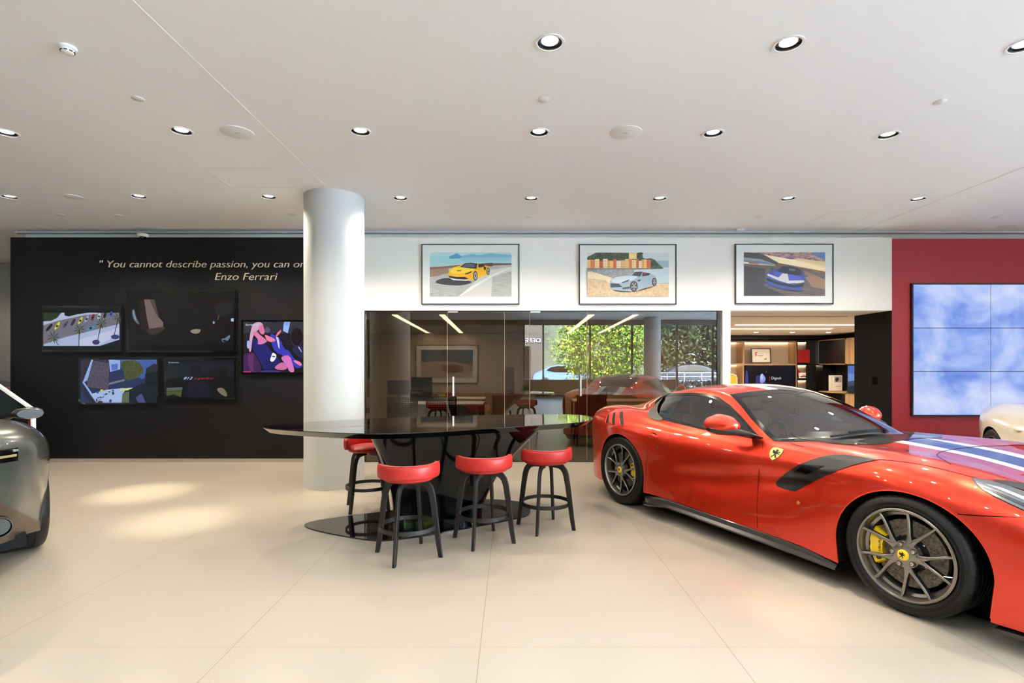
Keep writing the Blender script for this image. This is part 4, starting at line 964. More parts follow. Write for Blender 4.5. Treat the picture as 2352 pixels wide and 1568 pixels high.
# ------------------------------------------------------------------ stools
M_red_l = mat('stool_red_leather', rgb(176, 38, 33), .42, spec=.4); bump_noise(M_red_l, 180, .06, .0006)
M_leg = mat('stool_black_wood', rgb(26, 24, 24), .42)
M_pipe = mat('stool_piping', rgb(150, 30, 26), .5)
def make_stool():
    r = empty('bar_stool', (0, 0, 0))
    MB().lathe([(.0001, .655), (.12, .652), (.175, .640), (.196, .622), (.200, .605), (.19, .592), (.0001, .590)], 48).build('seat', M_red_l, r, smooth=True, sharp=60)
    # low curved back, thick padded band
    A = 1.58; rings = []; N = 40
    for k in range(N+1):
        a = -A+2*A*k/N; e = min(1, (1-abs(a)/A)*9+.25)**.5; hh = .055*e; w_ = .023*e
        R0 = .218; sec = []
        for q in range(14):
            t = 2*PI*q/14; c_, s_ = math.cos(t), math.sin(t)
            rr_ = R0+w_*math.copysign(abs(c_)**.6, c_); zz = .667+hh*math.copysign(abs(s_)**.6, s_)+(.004*math.cos(a))
            sec.append((rr_*math.sin(a), -rr_*math.cos(a), zz))
        rings.append(sec)
    bk = MB().loft(rings).build('backrest', M_red_l, r, smooth=True, sharp=60)
    for dr in (-.014, .016):
        MB().tube([((.218+dr)*math.sin(a), -(.218+dr)*math.cos(a), .722) for a in np.linspace(-A*.97, A*.97, 36)], .0022, 6).build('piping', M_pipe, bk, smooth=True)
    MB().lathe([(.0001, .592), (.085, .592), (.085, .580), (.0001, .580)], 32).build('swivel_plate', M_leg, r)
    for k in range(4):
        a = PI/4+k*PI/2; c_, s_ = math.cos(a), math.sin(a)
        prof = [(.03, .572), (.09, .572), (.125, .568), (.155, .552), (.178, .522), (.192, .48), (.205, .40), (.225, .25), (.245, .10), (.262, .0)]
        ws = [.05, .05, .05, .05, .050, .048, .046, .042, .037, .032]
        pts = []; wd = []
        for j in range(len(prof)-1):
            for t in (0, .5): pts.append((prof[j][0]*(1-t)+prof[j+1][0]*t, prof[j][1]*(1-t)+prof[j+1][1]*t)); wd.append(ws[j]*(1-t)+ws[j+1]*t)
        pts.append(prof[-1]); wd.append(ws[-1])
        # plywood strip 22 mm thick, bent in its own plane
        vs = []; fs = []
        for j, (q, z) in enumerate(pts):
            n0, n1 = pts[max(j-1, 0)], pts[min(j+1, len(pts)-1)]; tx, tz = n1[0]-n0[0], n1[1]-n0[1]; L = math.hypot(tx, tz); nx, nz = -tz/L, tx/L
            if j == len(pts)-1: nx, nz = 1, 0
            for sn, sb in ((-1, -1), (1, -1), (1, 1), (-1, 1)):
                rr_ = q-nx*sn*wd[j]/2*-1-wd[j]/2*0; zz = z+nz*sn*wd[j]/2; b_ = sb*.011
                vs.append((rr_*c_-b_*s_, rr_*s_+b_*c_, max(zz, 0)))
        for j in range(len(pts)-1):
            for q in range(4): x_ = j*4+q; y_ = j*4+(q+1) % 4; fs.append((x_, y_, y_+4, x_+4))
        fs += [(3, 2, 1, 0), tuple((len(pts)-1)*4+q for q in range(4))]
        MB().add(vs, fs).build('leg', M_leg, r, bevel=.003)
    MB().lathe([(.214, .245), (.224, .245), (.224, .213), (.214, .213), (.214, .245)], 64, cap=(False, False)).build('footrest', M_leg, r, smooth=True, sharp=30)
    return r
# (x, y, angle of the first leg, angle of the back)
SP = [(-.80, 4.065, 78, 285, 'nearest red bar stool, leftmost of the three in front of the table'),
      (-.236, 4.40, 74, 278, 'red bar stool in the middle of the three before the table'),
      (.304, 4.755, 70, 285, 'red bar stool nearest the red car, beyond the right end of the table base'),
      (-1.48, 5.40, 65, 128, 'red bar stool behind the table, partly in front of the white column'),
      (-.62, 5.86, 60, 120, 'red bar stool hidden behind the table pedestal, only a foot showing')]
sp0 = make_stool(); first = True
for (x, y, la, ba, lb) in SP:
    o = sp0 if first else copy_tree(sp0); first = False
    o.location = (x, y, 0); o.rotation_euler = (0, 0, math.radians(ba+90)); tag(o, lb, 'stool', 'red and black bar stools round the table')
    # legs keep their own swivel angle, independent of the seat
    for ch in [q for q in bpy.data.objects if q.parent == o and q.name.split('.')[0] in ('leg', 'footrest')]: ch.rotation_euler = (0, 0, math.radians(la-45-(ba+90)))

# ------------------------------------------------------------------ pictures and screens
def picture(parent, name, x0, y0, x1, y1, polys, w, h, y=0., emis=None, zc=0., step=.00005):
    """flat image: polygons given in the reference box (x0,y0)-(x1,y1), painted in order; local plane facing -Y"""
    b = MB(); ms = []; keys = {}
    def tf(q): return ((q[0]-x0)/(x1-x0)*w-w/2, h/2-(q[1]-y0)/(y1-y0)*h+zc)
    for k, (c, P) in enumerate(polys):
        if isinstance(c, tuple):
            key = c
            if key not in keys:
                nm = '%s_tint_%d' % (name, len(ms))
                if emis: m = mat(nm+parent.name, (0, 0, 0), .25, emit=rgb(*c), es=emis*.44)
                else: m = mat(nm+parent.name, rgb(*c), .35)
                keys[key] = len(ms); ms.append(m)
        else:
            key = c.name
            if key not in keys: keys[key] = len(ms); ms.append(c)
        if P == 'all': P = [(x0, y0), (x1, y0), (x1, y1), (x0, y1)]
        pts = [tf((min(max(u, x0), x1), min(max(v_, y0), y1))) for u, v_ in P]; yy = y-step*(k+1)
        b.mi(keys[key]).add([(u, yy, v_) for u, v_ in pts], [tuple(range(len(pts)))])
    me = bpy.data.meshes.new(name); me.from_pydata(b.v, [], b.f)
    for m in ms: me.materials.append(m)
    me.polygons.foreach_set('material_index', b.m)
    for p in me.polygons:
        if p.normal.y > 0: p.flip()
    o = bpy.data.objects.new(name, me); C.objects.link(o); o.parent = parent; return o
def ell(cx, cy, rx, ry, n=20, a0=0): return [(cx+rx*math.cos(2*PI*k/n+a0), cy+ry*math.sin(2*PI*k/n+a0)) for k in range(n)]
def rect(a, b_, c_, d_): return [(a, b_), (c_, b_), (c_, d_), (a, d_)]
def nmat(name, scale, c0, c1, lo, hi, stretch=(1, 1, 1), emis=None, detail=5):
    m = mat(name, (0, 0, 0) if emis else rgb(*c0), .35)
    r = noise_into(m, scale, rgb(*c0), rgb(*c1), lo, hi, detail, stretch, into='Emission Color' if emis else 'Base Color')
    if emis: m.node_tree.nodes['Principled BSDF'].inputs['Emission Strength'].default_value = emis
    return m

M_frame = mat('frame_dark', rgb(52, 52, 54), .3, metal=.5)
M_mount = mat('picture_mount', rgb(226, 229, 228), .6, coat=.35, coat_rough=.05)
def framed(pxa, pya, pxb, pyb, d, ia, label, polys, box, frm=None, mount=None, dep=.03):
    X0, _, Z1 = px(pxa, pya, d); X1, _, Z0 = px(pxb, pyb, d)
    r = empty('framed_photograph', ((X0+X1)/2, d+dep, (Z0+Z1)/2), 0, label, 'picture'); w, h = X1-X0, Z1-Z0; t = .014
    f = MB(); f.box(-w/2, w/2, -dep, -.002, h/2-t, h/2); f.box(-w/2, w/2, -dep, -.002, -h/2, -h/2+t); f.box(-w/2, -w/2+t, -dep, -.002, -h/2+t, h/2-t); f.box(w/2-t, w/2, -dep, -.002, -h/2+t, h/2-t)
    f.build('frame', frm or M_frame, r)
    MB().box(-w/2+t, w/2-t, -dep*.7, -.004, -h/2+t, h/2-t).build('mount', mount or M_mount, r)
    ix0, iy0, ix1, iy1 = ia; cxp, cyp = (pxa+pxb)/2, (pya+pyb)/2; k = d/F_PX
    o = picture(r, 'print', *box, polys, (ix1-ix0)*k, (iy1-iy0)*k, y=-dep*.7); o.location = (((ix0+ix1)/2-cxp)*k, 0, -((iy0+iy1)/2-cyp)*k)
    return r
FD = WALL_Y-.03
# 1: yellow car on a coast road (box = zoom pixels of the print)
road = nmat('print_road', 9, (150, 152, 152), (190, 190, 186), .3, .7, (1, 1, 12))
sea = mat('print_sea', rgb(150, 205, 212), .4)
P1 = [((176, 215, 220), 'all'), ((160, 208, 214), rect(174, 180, 860, 260)), ((120, 175, 200), [(440,175),(520,160),(600,168),(680,150),(760,160),(860,165),(860,200),(440,200)]), ((150, 196, 212), rect(430, 188, 860, 215)),
      ((86, 150, 188), chaikin([(330,200),(345,175),(375,165),(400,150),(425,165),(450,195)], 1)), ((196, 206, 196), [(174,262),(330,248),(480,236),(860,234),(860,280),(174,300)]),
      ((120, 88, 80), [(174,268),(300,262),(430,250),(430,262),(300,285),(174,310)]), ((150, 118, 100), [(174,290),(330,275),(340,330),(174,352)]), ((96, 66, 70), [(590,240),(700,232),(705,262),(600,262)]), ((110, 80, 80), [(700,236),(860,236),(860,250),(700,256)]),
      (road, [(174,355),(330,320),(680,262),(860,250),(860,517),(174,517)]), ((205, 205, 200), [(640,300),(860,262),(860,380),(740,517),(430,517)]), (road, [(700,350),(860,300),(860,517),(690,517)]), ((228, 228, 226), [(500,446),(700,330),(860,268),(860,275),(710,340),(520,460),(430,514),(414,514)]),
      ((54, 56, 66), chaikin([(216,392),(250,370),(330,356),(420,372),(530,388),(520,404),(440,424),(320,420),(240,408)], 2)),
      ((238, 176, 36), chaikin([(330,345),(332,310),(345,288),(375,268),(430,256),(470,236),(520,232),(570,238),(600,242),(650,256),(675,268),(677,310),(668,328),(580,360),(545,378),(480,378),(380,374),(345,362)], 2)),
      ((247, 208, 60), chaikin([(345,318),(352,290),(385,270),(440,266),(520,280),(560,288),(530,300),(460,320),(400,325)], 2)), ((190, 122, 30), [(395,294),(440,292),(436,304),(408,306)]),
      ((52, 50, 54), [(426,268),(470,236),(520,232),(574,240),(566,282),(520,280)]), ((96, 104, 110), [(445,266),(480,242),(520,240),(555,248),(545,274)]), ((40, 38, 40), [(582,242),(618,246),(640,258),(600,272),(580,270)]), ((30, 28, 30), [(625,262),(648,270),(640,296),(628,288)]),
      ((46, 44, 48), [(462,328),(530,300),(520,316),(480,330)]), ((40, 36, 38), [(332,340),(400,352),(470,352),(500,366),(460,376),(380,370),(338,358)]), ((224, 224, 222), [(332,356),(400,370),(520,376),(540,372),(480,384),(370,378)]),
      ((30, 30, 34), ell(556, 342, 19, 40)), ((170, 172, 176), ell(557, 342, 13, 31)), ((60, 60, 64), ell(557, 342, 6, 14)), ((30, 30, 34), ell(663, 304, 14, 31)), ((160, 162, 166), ell(664, 304, 9, 24)), ((44, 44, 48), ell(664, 304, 4, 10))]
framed(968, 560, 1193, 699, FD, (987, 579, 1175, 681), 'framed photograph of a yellow open sports car on a coast road', P1, (174, 145, 860, 517))
# 2: silver convertible by a harbour
town = [(232,190,120),(214,120,80),(240,206,150),(198,84,66),(236,214,176),(224,160,90),(240,196,110),(206,100,70),(238,220,190),(226,178,120)]
P2 = [((206, 214, 218), 'all'), (nmat('print_hill', 30, (40, 50, 40), (84, 92, 70), .35, .65), chaikin([(1504,145),(1800,146),(1900,150),(1970,158),(1976,200),(2060,190),(2105,240),(2148,270),(2140,300),(1504,300)], 1)), ((150, 176, 190), [(2080,215),(2190,214),(2190,270),(2140,272)])]
random.seed(3); xk = 1504
k = 0
while xk < 2025:
    wk = random.randint(20, 38); hk = random.randint(196, 214) if xk > 1560 else 206
    c = town[k % len(town)]; P2.append((c, rect(xk, hk, xk+wk, 276)))
    for yy in (214, 230, 246, 260):
        for xx in range(xk+5, xk+wk-4, 9): P2.append(((110, 92, 76), rect(xx, yy, xx+3, yy+7)))
    xk += wk; k += 1
P2 += [((238, 206, 140), rect(1854, 150, 1920, 200)), ((226, 196, 140), rect(1870, 146, 1905, 160)), ((60, 66, 60), ell(1948, 156, 27, 11)), ((120, 118, 116), rect(1504, 276, 2040, 292)), (nmat('print_harbour', 40, (120, 110, 108), (170, 176, 182), .35, .65, (1, 1, 4)), [(1504,292),(2190,285),(2190,405),(1504,360)]),
       ((188, 206, 216), [(1900,292),(2190,280),(2190,402),(2080,402),(1900,360)]), ((224, 204, 172), [(1504,308),(1540,305),(1700,355),(1760,390),(1504,420)]), (nmat('print_stone', 25, (186, 156, 124), (214, 186, 150), .35, .65), [(1504,362),(1660,380),(1700,420),(2100,412),(2190,405),(2190,515),(1504,515)]),
       ((60, 56, 56), chaikin([(1692,448),(1780,462),(1900,478),(2000,440),(2090,424),(1980,462),(1880,482),(1760,480)], 1)),
       ((152, 170, 188), chaikin([(1690,452),(1688,404),(1710,362),(1790,342),(1850,338),(1900,308),(1960,306),(2030,320),(2085,345),(2088,395),(2060,420),(1930,462),(1860,472),(1760,466)], 2)),
       ((196, 208, 220), chaikin([(1700,398),(1716,364),(1790,344),(1880,342),(1940,350),(1880,380),(1800,405)], 2)), ((60, 64, 70), [(1880,338),(1905,308),(1968,306),(1950,348)]), ((50, 44, 48), [(1968,312),(2035,322),(2020,338),(1966,346)]), ((150, 50, 56), ell(1990, 322, 14, 9)),
       ((54, 62, 72), [(1700,404),(1770,410),(1800,436),(1700,440)]), ((50, 56, 66), [(1790,398),(1860,372),(1850,388),(1800,404)]), ((70, 78, 90), [(1800,440),(1862,432),(1862,450),(1800,456)]), ((40, 46, 56), [(1920,380),(1960,372),(1940,392)]),
       ((34, 34, 38), ell(1896, 430, 33, 44)), ((150, 150, 156), ell(1897, 430, 24, 35)), ((34, 34, 38), ell(2068, 394, 20, 36)), ((150, 150, 156), ell(2069, 394, 13, 28))]
for cx_, cy_, rx, ry in ((1897, 430, 24, 35), (2069, 394, 13, 28)):
    for q in range(5):
        a = 2*PI*q/5-.3; P2.append(((40, 40, 44), [(cx_+rx*.2*math.cos(a), cy_+ry*.2*math.sin(a)), (cx_+rx*.95*math.cos(a-.35), cy_+ry*.95*math.sin(a-.35)), (cx_+rx*.95*math.cos(a+.35), cy_+ry*.95*math.sin(a+.35))]))
framed(1330, 560.5, 1554, 699, FD, (1349, 579.5, 1536, 680.5), 'framed photograph of a silver convertible by a coloured harbour town', P2, (1504, 145, 2190, 515))
# 3: blue car on a race track at sunset
P3 = [((226, 196, 150), 'all'), (nmat('print_dusk', 14, (84, 84, 108), (196, 150, 130), .35, .62, (1, 1, 2.2)), [(169,132),(804,132),(804,205),(600,180),(440,200),(300,150),(169,150)]), ((96, 122, 170), [(690,132),(804,132),(804,190),(740,165)]), ((255, 214, 140), [(600,195),(804,238),(804,290),(560,235)]), ((255, 236, 200), [(330,150),(560,190),(804,255),(804,270),(440,215)]),
      ((70, 66, 62), [(169,132),(300,140),(440,212),(430,240),(169,200)]), ((150, 148, 146), [(169,172),(300,185),(420,228),(410,238),(260,216),(169,205)]), ((104, 122, 150), [(169,190),(330,205),(400,228),(169,212)]), ((190, 96, 60), [(200,210),(260,214),(300,226),(215,220)]), ((232, 230, 226), [(169,206),(200,209),(212,222),(169,218)]),
      ((120, 84, 56), [(440,215),(560,238),(804,282),(804,300),(600,262),(430,240)]), (nmat('print_track', 8, (70, 62, 58), (112, 96, 84), .3, .7, (1, 1, 10)), [(169,220),(300,230),(430,240),(640,262),(804,300),(804,473),(169,473)]), ((150, 112, 84), [(640,275),(804,345),(804,420),(700,400),(650,330)]), ((56, 50, 50), [(169,240),(340,260),(330,400),(520,473),(169,473)]),
      ((30, 30, 36), chaikin([(330,380),(345,360),(480,420),(640,425),(620,445),(480,430)], 1)),
      ((62, 72, 150), chaikin([(340,372),(344,318),(356,285),(392,270),(430,266),(470,238),(560,244),(618,266),(640,300),(652,330),(640,372),(620,430),(560,424),(430,404)], 2)),
      ((36, 36, 42), [(424,276),(472,240),(560,246),(616,268),(622,314),(500,300)]), ((86, 104, 112), [(520,256),(570,262),(568,280),(520,272)]), ((214, 212, 214), [(470,296),(512,300),(520,352),(640,350),(640,366),(520,376),(440,352),(380,326),(352,304),(360,298),(440,330)]),
      ((74, 82, 180), [(402,276),(470,292),(440,328),(404,312)]), ((74, 82, 180), [(514,304),(600,318),(632,350),(520,352)]), ((26, 28, 34), [(344,330),(430,362),(560,388),(640,372),(632,400),(560,408),(430,384),(346,350)]), ((238, 222, 160), [(352,304),(372,312),(370,320),(354,314)]), ((238, 222, 160), [(570,366),(622,362),(620,370),(572,374)]),
      ((40, 44, 60), ell(391, 261, 13, 8)), ((70, 80, 120), ell(660, 318, 14, 9)), ((60, 68, 130), [(340,372),(480,412),(620,424),(615,434),(480,420),(334,380)])]
framed(1689, 559.5, 1915, 698, FD, (1709, 579, 1896, 679.5), 'framed photograph of a blue and white sports car on a race track at sunset', P3, (169, 132, 804, 473))

# wall screens
def screen(a, b_, c_, d_, label, polys, box=None, emis=.9, d=WALL_Y-.05, image=None, name='wall_screen', cat='television', logo=None):
    X0, _, Z1 = px(a, b_, d); X1, _, Z0 = px(c_, d_, d); w, h = X1-X0, Z1-Z0
    r = empty(name, ((X0+X1)/2, d, (Z0+Z1)/2), 0, label, cat); dp = .045; t = .028
    MB().box(-w/2+.002, w/2-.002, .003, dp, -h/2+.002, h/2-.002).build('housing', M_black, r)
    f = MB(); f.box(-w/2, w/2, 0, .01, h/2-t, h/2); f.box(-w/2, w/2, 0, .01, -h/2, -h/2+t); f.box(-w/2, -w/2+t, 0, .01, -h/2+t, h/2-t); f.box(w/2-t, w/2, 0, .01, -h/2+t, h/2-t); f.build('bezel', M_blackg, r)
    ia = image or (a+4, b_+4, c_-4, d_-4); k = d/F_PX
    o = picture(r, 'display', *(box or ia), polys, (ia[2]-ia[0])*k, (ia[3]-ia[1])*k, y=.003, emis=emis, step=.00005); o.location = (((ia[0]+ia[2])/2-(a+c_)/2)*k, 0, -((ia[1]+ia[3])/2-(b_+d_)/2)*k)
    return r, o, k
# A: car park with palms. coordinates are zoom pixels (80 + x/4.9, 650 + y/4.9)
def Z(x, y): return (80+x/4.9, 650+y/4.9)
A = [((14, 13, 12), rect(90, 270, 968, 768)), ((112, 110, 124), rect(94, 333, 966, 706)), ((176, 184, 214), [(94,475),(250,425),(560,360),(720,345),(700,333),(300,333),(240,400),(94,430)]), ((40, 54, 30), [(94,333),(290,333),(250,390),(180,425),(94,430)]), ((24, 30, 26), [(330,333),(600,333),(480,350),(380,375),(335,365)]),
     ((168, 180, 214), [(94,690),(330,610),(966,455),(966,706),(94,706)]), ((190, 198, 226), [(480,640),(760,560),(966,500),(966,560),(700,706),(500,706)]), ((30, 32, 44), [(730,706),(966,630),(966,706)])]
for (x, y, c, a, L) in ((160,500,(26,26,30),-.85,52), (250,480,(206,214,40),-1.0,50), (345,465,(70,78,110),-.95,44), (430,440,(50,30,44),-1.05,44), (512,420,(196,206,44),-1.05,44), (582,402,(150,160,200),-1.15,40), (652,385,(120,40,60),-1.2,38), (722,372,(196,200,214),-1.25,36), (788,360,(40,36,40),-1.25,34), (856,348,(60,80,180),-1.25,30), (632,505,(50,150,190),-.35,54)):
    ca, sa = math.cos(a), math.sin(a)
    def R_(u, v_): return (x+u*ca-v_*sa, y+u*sa+v_*ca)
    A.append((c, chaikin([R_(-L, -15), R_(L, -15), R_(L, 15), R_(-L, 15)], 1))); A.append(((30, 34, 40), [R_(-L*.35, -11), R_(L*.2, -11), R_(L*.2, 11), R_(-L*.35, 11)]))
for (x, y, r_, tx, ty) in ((208,610,62,265,700), (500,520,56,495,706), (750,450,56,700,680), (940,390,50,885,620)):
    A.append(((50, 44, 40), [(x-5, y), (x+5, y), (tx+4, ty), (tx-4, ty)]))
    for q in range(9):
        a = 2*PI*q/9; A.append(((72, 92, 40) if q % 2 else (40, 60, 34), [(x, y), (x+r_*math.cos(a-.16)*.7, y+r_*math.sin(a-.16)*.7), (x+r_*1.25*math.cos(a), y+r_*1.25*math.sin(a)), (x+r_*math.cos(a+.16)*.7, y+r_*math.sin(a+.16)*.7)]))
A += [((60, 58, 110), ell(690, 665, 44, 30, 9)), ((60, 58, 110), ell(905, 605, 50, 28, 9))]
screen(95, 702, 278.5, 808, 'small wall screen, upper left, showing cars parked beside palm trees', A, (90, 270, 968, 768), .85, image=(98.4, 705, 277.5, 806.7))
# B: large dark close-up
Bp = [((13, 12, 11), rect(1045, 95, 2248, 765)), ((20, 17, 16), rect(1045, 185, 2248, 690)), ((8, 8, 8), rect(1045, 690, 2248, 765)), ((36, 26, 24), [(1160,185),(1230,185),(1300,560),(1200,520)]), ((116, 98, 96), [(1228,185),(1340,185),(1390,380),(1445,445),(1440,510),(1290,530),(1265,420)]),
      ((80, 66, 62), [(1290,190),(1345,185),(1400,400),(1380,380)]), ((60, 48, 44), chaikin([(1255,520),(1440,490),(1480,500),(1400,560),(1320,590),(1270,560)], 1)), ((86, 96, 110), chaikin([(1092,300),(1120,290),(1135,380),(1190,480),(1140,450),(1100,390)], 2)), ((130, 142, 156), chaikin([(1100,310),(1116,305),(1125,370),(1150,430),(1118,400)], 2)),
      ((140, 132, 116), chaikin([(1735,545),(1790,515),(1875,522),(1850,560),(1800,575)], 2)), ((84, 82, 84), [(2095,230),(2108,232),(2092,330),(2058,415),(2050,405),(2080,330)]), ((34, 32, 34), chaikin([(2000,240),(2230,190),(2240,330),(2050,390)], 2)), ((170, 190, 216), [(2205,400),(2240,395),(2242,435),(2205,430)]), ((130, 150, 180), ell(2012, 445, 12, 18)),
      ((96, 112, 140), chaikin([(2095,620),(2140,625),(2190,575),(2200,610),(2160,660),(2110,672)], 2)), ((26, 30, 40), chaikin([(2110,635),(2150,640),(2170,660),(2120,668)], 2))]
screen(290.5, 666, 541, 809, 'largest wall screen in the middle, showing a dark close-up of a car', Bp, (1045, 95, 2248, 765), .9, image=(293, 669, 539, 806))
# C: street seen from above with ghosted buildings
Cp = [((40, 52, 92), rect(508, 858, 1382, 1348)), ((70, 96, 170), [(760,858),(1382,858),(1382,1010),(1200,1080),(1000,960)]), ((48, 44, 60), [(508,858),(840,858),(830,1200),(560,1180),(508,1100)]), (nmat('scr_facade', 60, (40, 40, 56), (92, 84, 100), .35, .65, emis=.5), [(640,870),(835,900),(828,1200),(590,1170),(575,1020)]), ((150, 178, 236), [(830,858),(960,870),(960,970),(845,1000)]), ((88, 120, 200), [(860,915),(935,905),(930,975),(862,985)]),
      (nmat('scr_tree', 60, (26, 36, 26), (84, 92, 48), .35, .65, emis=.5), chaikin([(950,900),(1010,870),(1110,862),(1190,900),(1230,990),(1180,1050),(1110,1080),(1020,1100),(1000,1000)], 1)), ((150, 178, 236), [(636,858),(655,858),(590,1090),(565,1110),(540,1110)]), ((150, 176, 230), [(530,1112),(548,1106),(720,1348),(690,1348)]), ((44, 42, 54), [(1250,960),(1340,905),(1382,920),(1382,1140),(1250,1110)]), ((20, 26, 30), [(1240,1020),(1382,990),(1382,1160),(1240,1130)]),
      ((168, 190, 236), [(620,1250),(800,1200),(1000,1180),(1010,1230),(980,1348),(720,1348)]), ((206, 220, 150), [(950,1190),(1100,1175),(1090,1205),(960,1212)]), ((30, 32, 44), [(1000,1230),(1200,1130),(1382,1140),(1382,1348),(980,1348)]), ((96, 108, 84), [(985,1240),(1060,1220),(1060,1348),(975,1348)]), ((78, 84, 130), [(1130,1290),(1200,1240),(1250,1348),(1170,1348)]),
      ((120, 124, 130), [(835,1120),(1010,1080),(1010,1100),(835,1145)]), ((36, 40, 56), [(508,1140),(560,1180),(600,1260),(700,1348),(640,1348),(508,1200)]), ((206, 206, 40), ell(752, 1208, 20, 13)), ((60, 110, 140), ell(706, 1230, 16, 12)), ((120, 30, 40), ell(735, 1336, 30, 12)), ((50, 70, 130), ell(850, 1325, 16, 18)), ((60, 66, 80), ell(880, 1238, 14, 20))]
random.seed(9)
for q in range(26):
    t = random.random(); x = 690+t*200+random.uniform(-12, 12); y = 1318-t*115+random.uniform(-14, 14); Cp.append(((40, 36, 56), ell(x, y, random.uniform(4, 11), random.uniform(4, 8), 7)))
screen(180, 821.5, 364, 928.5, 'wall screen, lower left, showing a street between buildings seen from above', Cp, (508, 858, 1382, 1348), .8, image=(183.7, 825, 362, 925))
# D: people from behind
Dp = [((16, 17, 20), rect(1470, 850, 2255, 1300)), ((24, 27, 36), [(1470,900),(2255,880),(2255,1050),(1900,1030),(1470,1080)]), ((12, 12, 14), rect(1470, 1080, 2255, 1300)), ((11, 11, 13), ell(1806, 980, 60, 66)), ((20, 20, 38), chaikin([(1660,1300),(1690,1150),(1780,1100),(1860,1090),(1950,1140),(1990,1200),(1980,1300)], 2)), ((13, 13, 14), ell(2010, 1010, 48, 44)), ((18, 17, 18), ell(2118, 1000, 52, 62)), ((14, 13, 15), chaikin([(1960,1300),(2060,1090),(2180,1080),(2250,1200),(2250,1300)], 2)),
      ((116, 106, 92), chaikin([(2040,1190),(2110,1175),(2160,1230),(2165,1292),(2080,1250)], 1)), ((82, 90, 82), [(1478,1182),(1660,1172),(1655,1210),(1478,1222)]), ((70, 82, 44), [(1478,1226),(1655,1214),(1640,1290),(1560,1256),(1478,1275)])]
r, o, k = screen(377, 821.5, 542, 917, 'wall screen, lower middle, nearly dark, showing people seen from behind', Dp, (1462, 850, 2258, 1300), .9, image=(379, 824, 540.5, 914))
M_tw = mat('screen_white', (0, 0, 0), emit=rgb(190, 195, 225), es=.44); M_tr = mat('screen_redtext', (0, 0, 0), emit=rgb(150, 30, 44), es=.44)
def onscr(o, s_, x, y, size, m, box, ia, sx=1., shear=0.):
    k = (WALL_Y-.05)/F_PX; wx_ = ((x-box[0])/(box[2]-box[0])-.5)*(ia[2]-ia[0])*k; wz = (.5-(y-box[1])/(box[3]-box[1]))*(ia[3]-ia[1])*k
    return text_mesh('screen_text', s_, size, m, o, .0004, shear, 'LEFT', (wx_, -.0055, wz), sx=sx)
bx, ia = (1462, 850, 2258, 1300), (379, 824, 540.5, 914)
onscr(o, '812', 1668, 1084, .052, M_tw, bx, ia, 1.7, .45); onscr(o, 'superfast', 1790, 1084, .048, M_tr, bx, ia, 1.62, .45); onscr(o, 'ferrari.com', 1502, 898, .032, mat('screen_greytext', (0, 0, 0), emit=rgb(110, 112, 120), es=1), bx, ia, 1.1)
# E: audience (zoom 540 + x/7.35, 720 + y/7.35)
Ep = [((20, 20, 26), rect(130, 128, 1430, 992)), ((46, 46, 54), rect(130, 128, 1430, 330)), ((26, 24, 30), [(130,330),(1430,330),(1430,560),(130,560)]), ((58, 34, 66), ell(1060, 400, 110, 170)), ((20, 17, 20), ell(1060, 390, 100, 150)), ((120, 150, 214), [(845,130),(948,130),(935,195),(905,330),(822,290),(830,180)]), ((140, 170, 232), [(830,195),(935,200),(900,330),(826,290)]),
      ((34, 38, 70), chaikin([(960,600),(1000,568),(1160,555),(1430,560),(1430,800),(1160,760),(1030,690)], 1)), ((150, 160, 200), [(1075,560),(1100,558),(1150,650),(1140,655)]),
      ((58, 30, 76), chaikin([(135,700),(180,660),(330,650),(380,760),(450,900),(440,990),(180,990),(135,960)], 1)), ((90, 44, 92), chaikin([(200,690),(280,660),(330,700),(300,900),(330,990),(240,960)], 1)), ((180, 50, 96), [(135,975),(260,970),(270,992),(135,992)]),
      ((150, 176, 240), ell(222, 520, 22, 70)), ((196, 152, 180), chaikin([(300,170),(390,138),(455,150),(490,210),(420,250),(330,330),(290,440),(275,640),(235,650),(238,480),(262,300)], 2)), ((206, 110, 150), chaikin([(400,180),(470,180),(495,250),(512,300),(495,350),(450,350),(410,300)], 2)),
      ((90, 70, 110), ell(555, 275, 45, 48)), ((36, 34, 44), ell(700, 220, 98, 98)), ((214, 110, 130), [(770,260),(792,290),(780,320),(720,385),(690,380),(740,300)]), ((40, 40, 52), ell(695, 235, 88, 85)),
      ((56, 54, 170), chaikin([(600,320),(700,380),(780,430),(840,600),(930,620),(1010,770),(1150,830),(1155,900),(1040,930),(960,800),(820,700),(700,660),(620,520)], 1)), ((190, 190, 232), [(700,390),(740,400),(760,500),(765,600),(740,560)]),
      ((34, 34, 104), chaikin([(290,440),(400,430),(540,520),(620,640),(760,760),(780,850),(700,900),(560,930),(460,880),(380,720),(290,600)], 2)), ((28, 32, 90), chaikin([(460,880),(500,760),(740,760),(790,840),(640,930),(480,960)], 1)),
      ((202, 116, 160), chaikin([(300,310),(360,290),(420,350),(520,430),(560,470),(460,520),(380,520),(400,440),(320,360)], 2)), ((214, 120, 156), chaikin([(500,350),(560,370),(690,430),(690,470),(580,480),(530,430)], 2)), ((196, 110, 180), chaikin([(780,740),(860,700),(940,710),(980,820),(1030,990),(930,990),(890,880),(820,800)], 2)), ((190, 104, 150), chaikin([(670,900),(800,810),(880,850),(900,930),(820,955),(700,940)], 2)),
      ((214, 120, 170), chaikin([(985,790),(1060,785),(1150,840),(1130,890),(1060,850)], 1)), ((226, 226, 236), chaikin([(640,650),(710,690),(700,760),(640,820),(595,790),(620,720)], 1)), ((30, 30, 40), [(640,710),(690,720),(680,735),(635,730)]), ((50, 50, 110), chaikin([(430,960),(700,950),(790,975),(760,992),(430,992)], 1))]
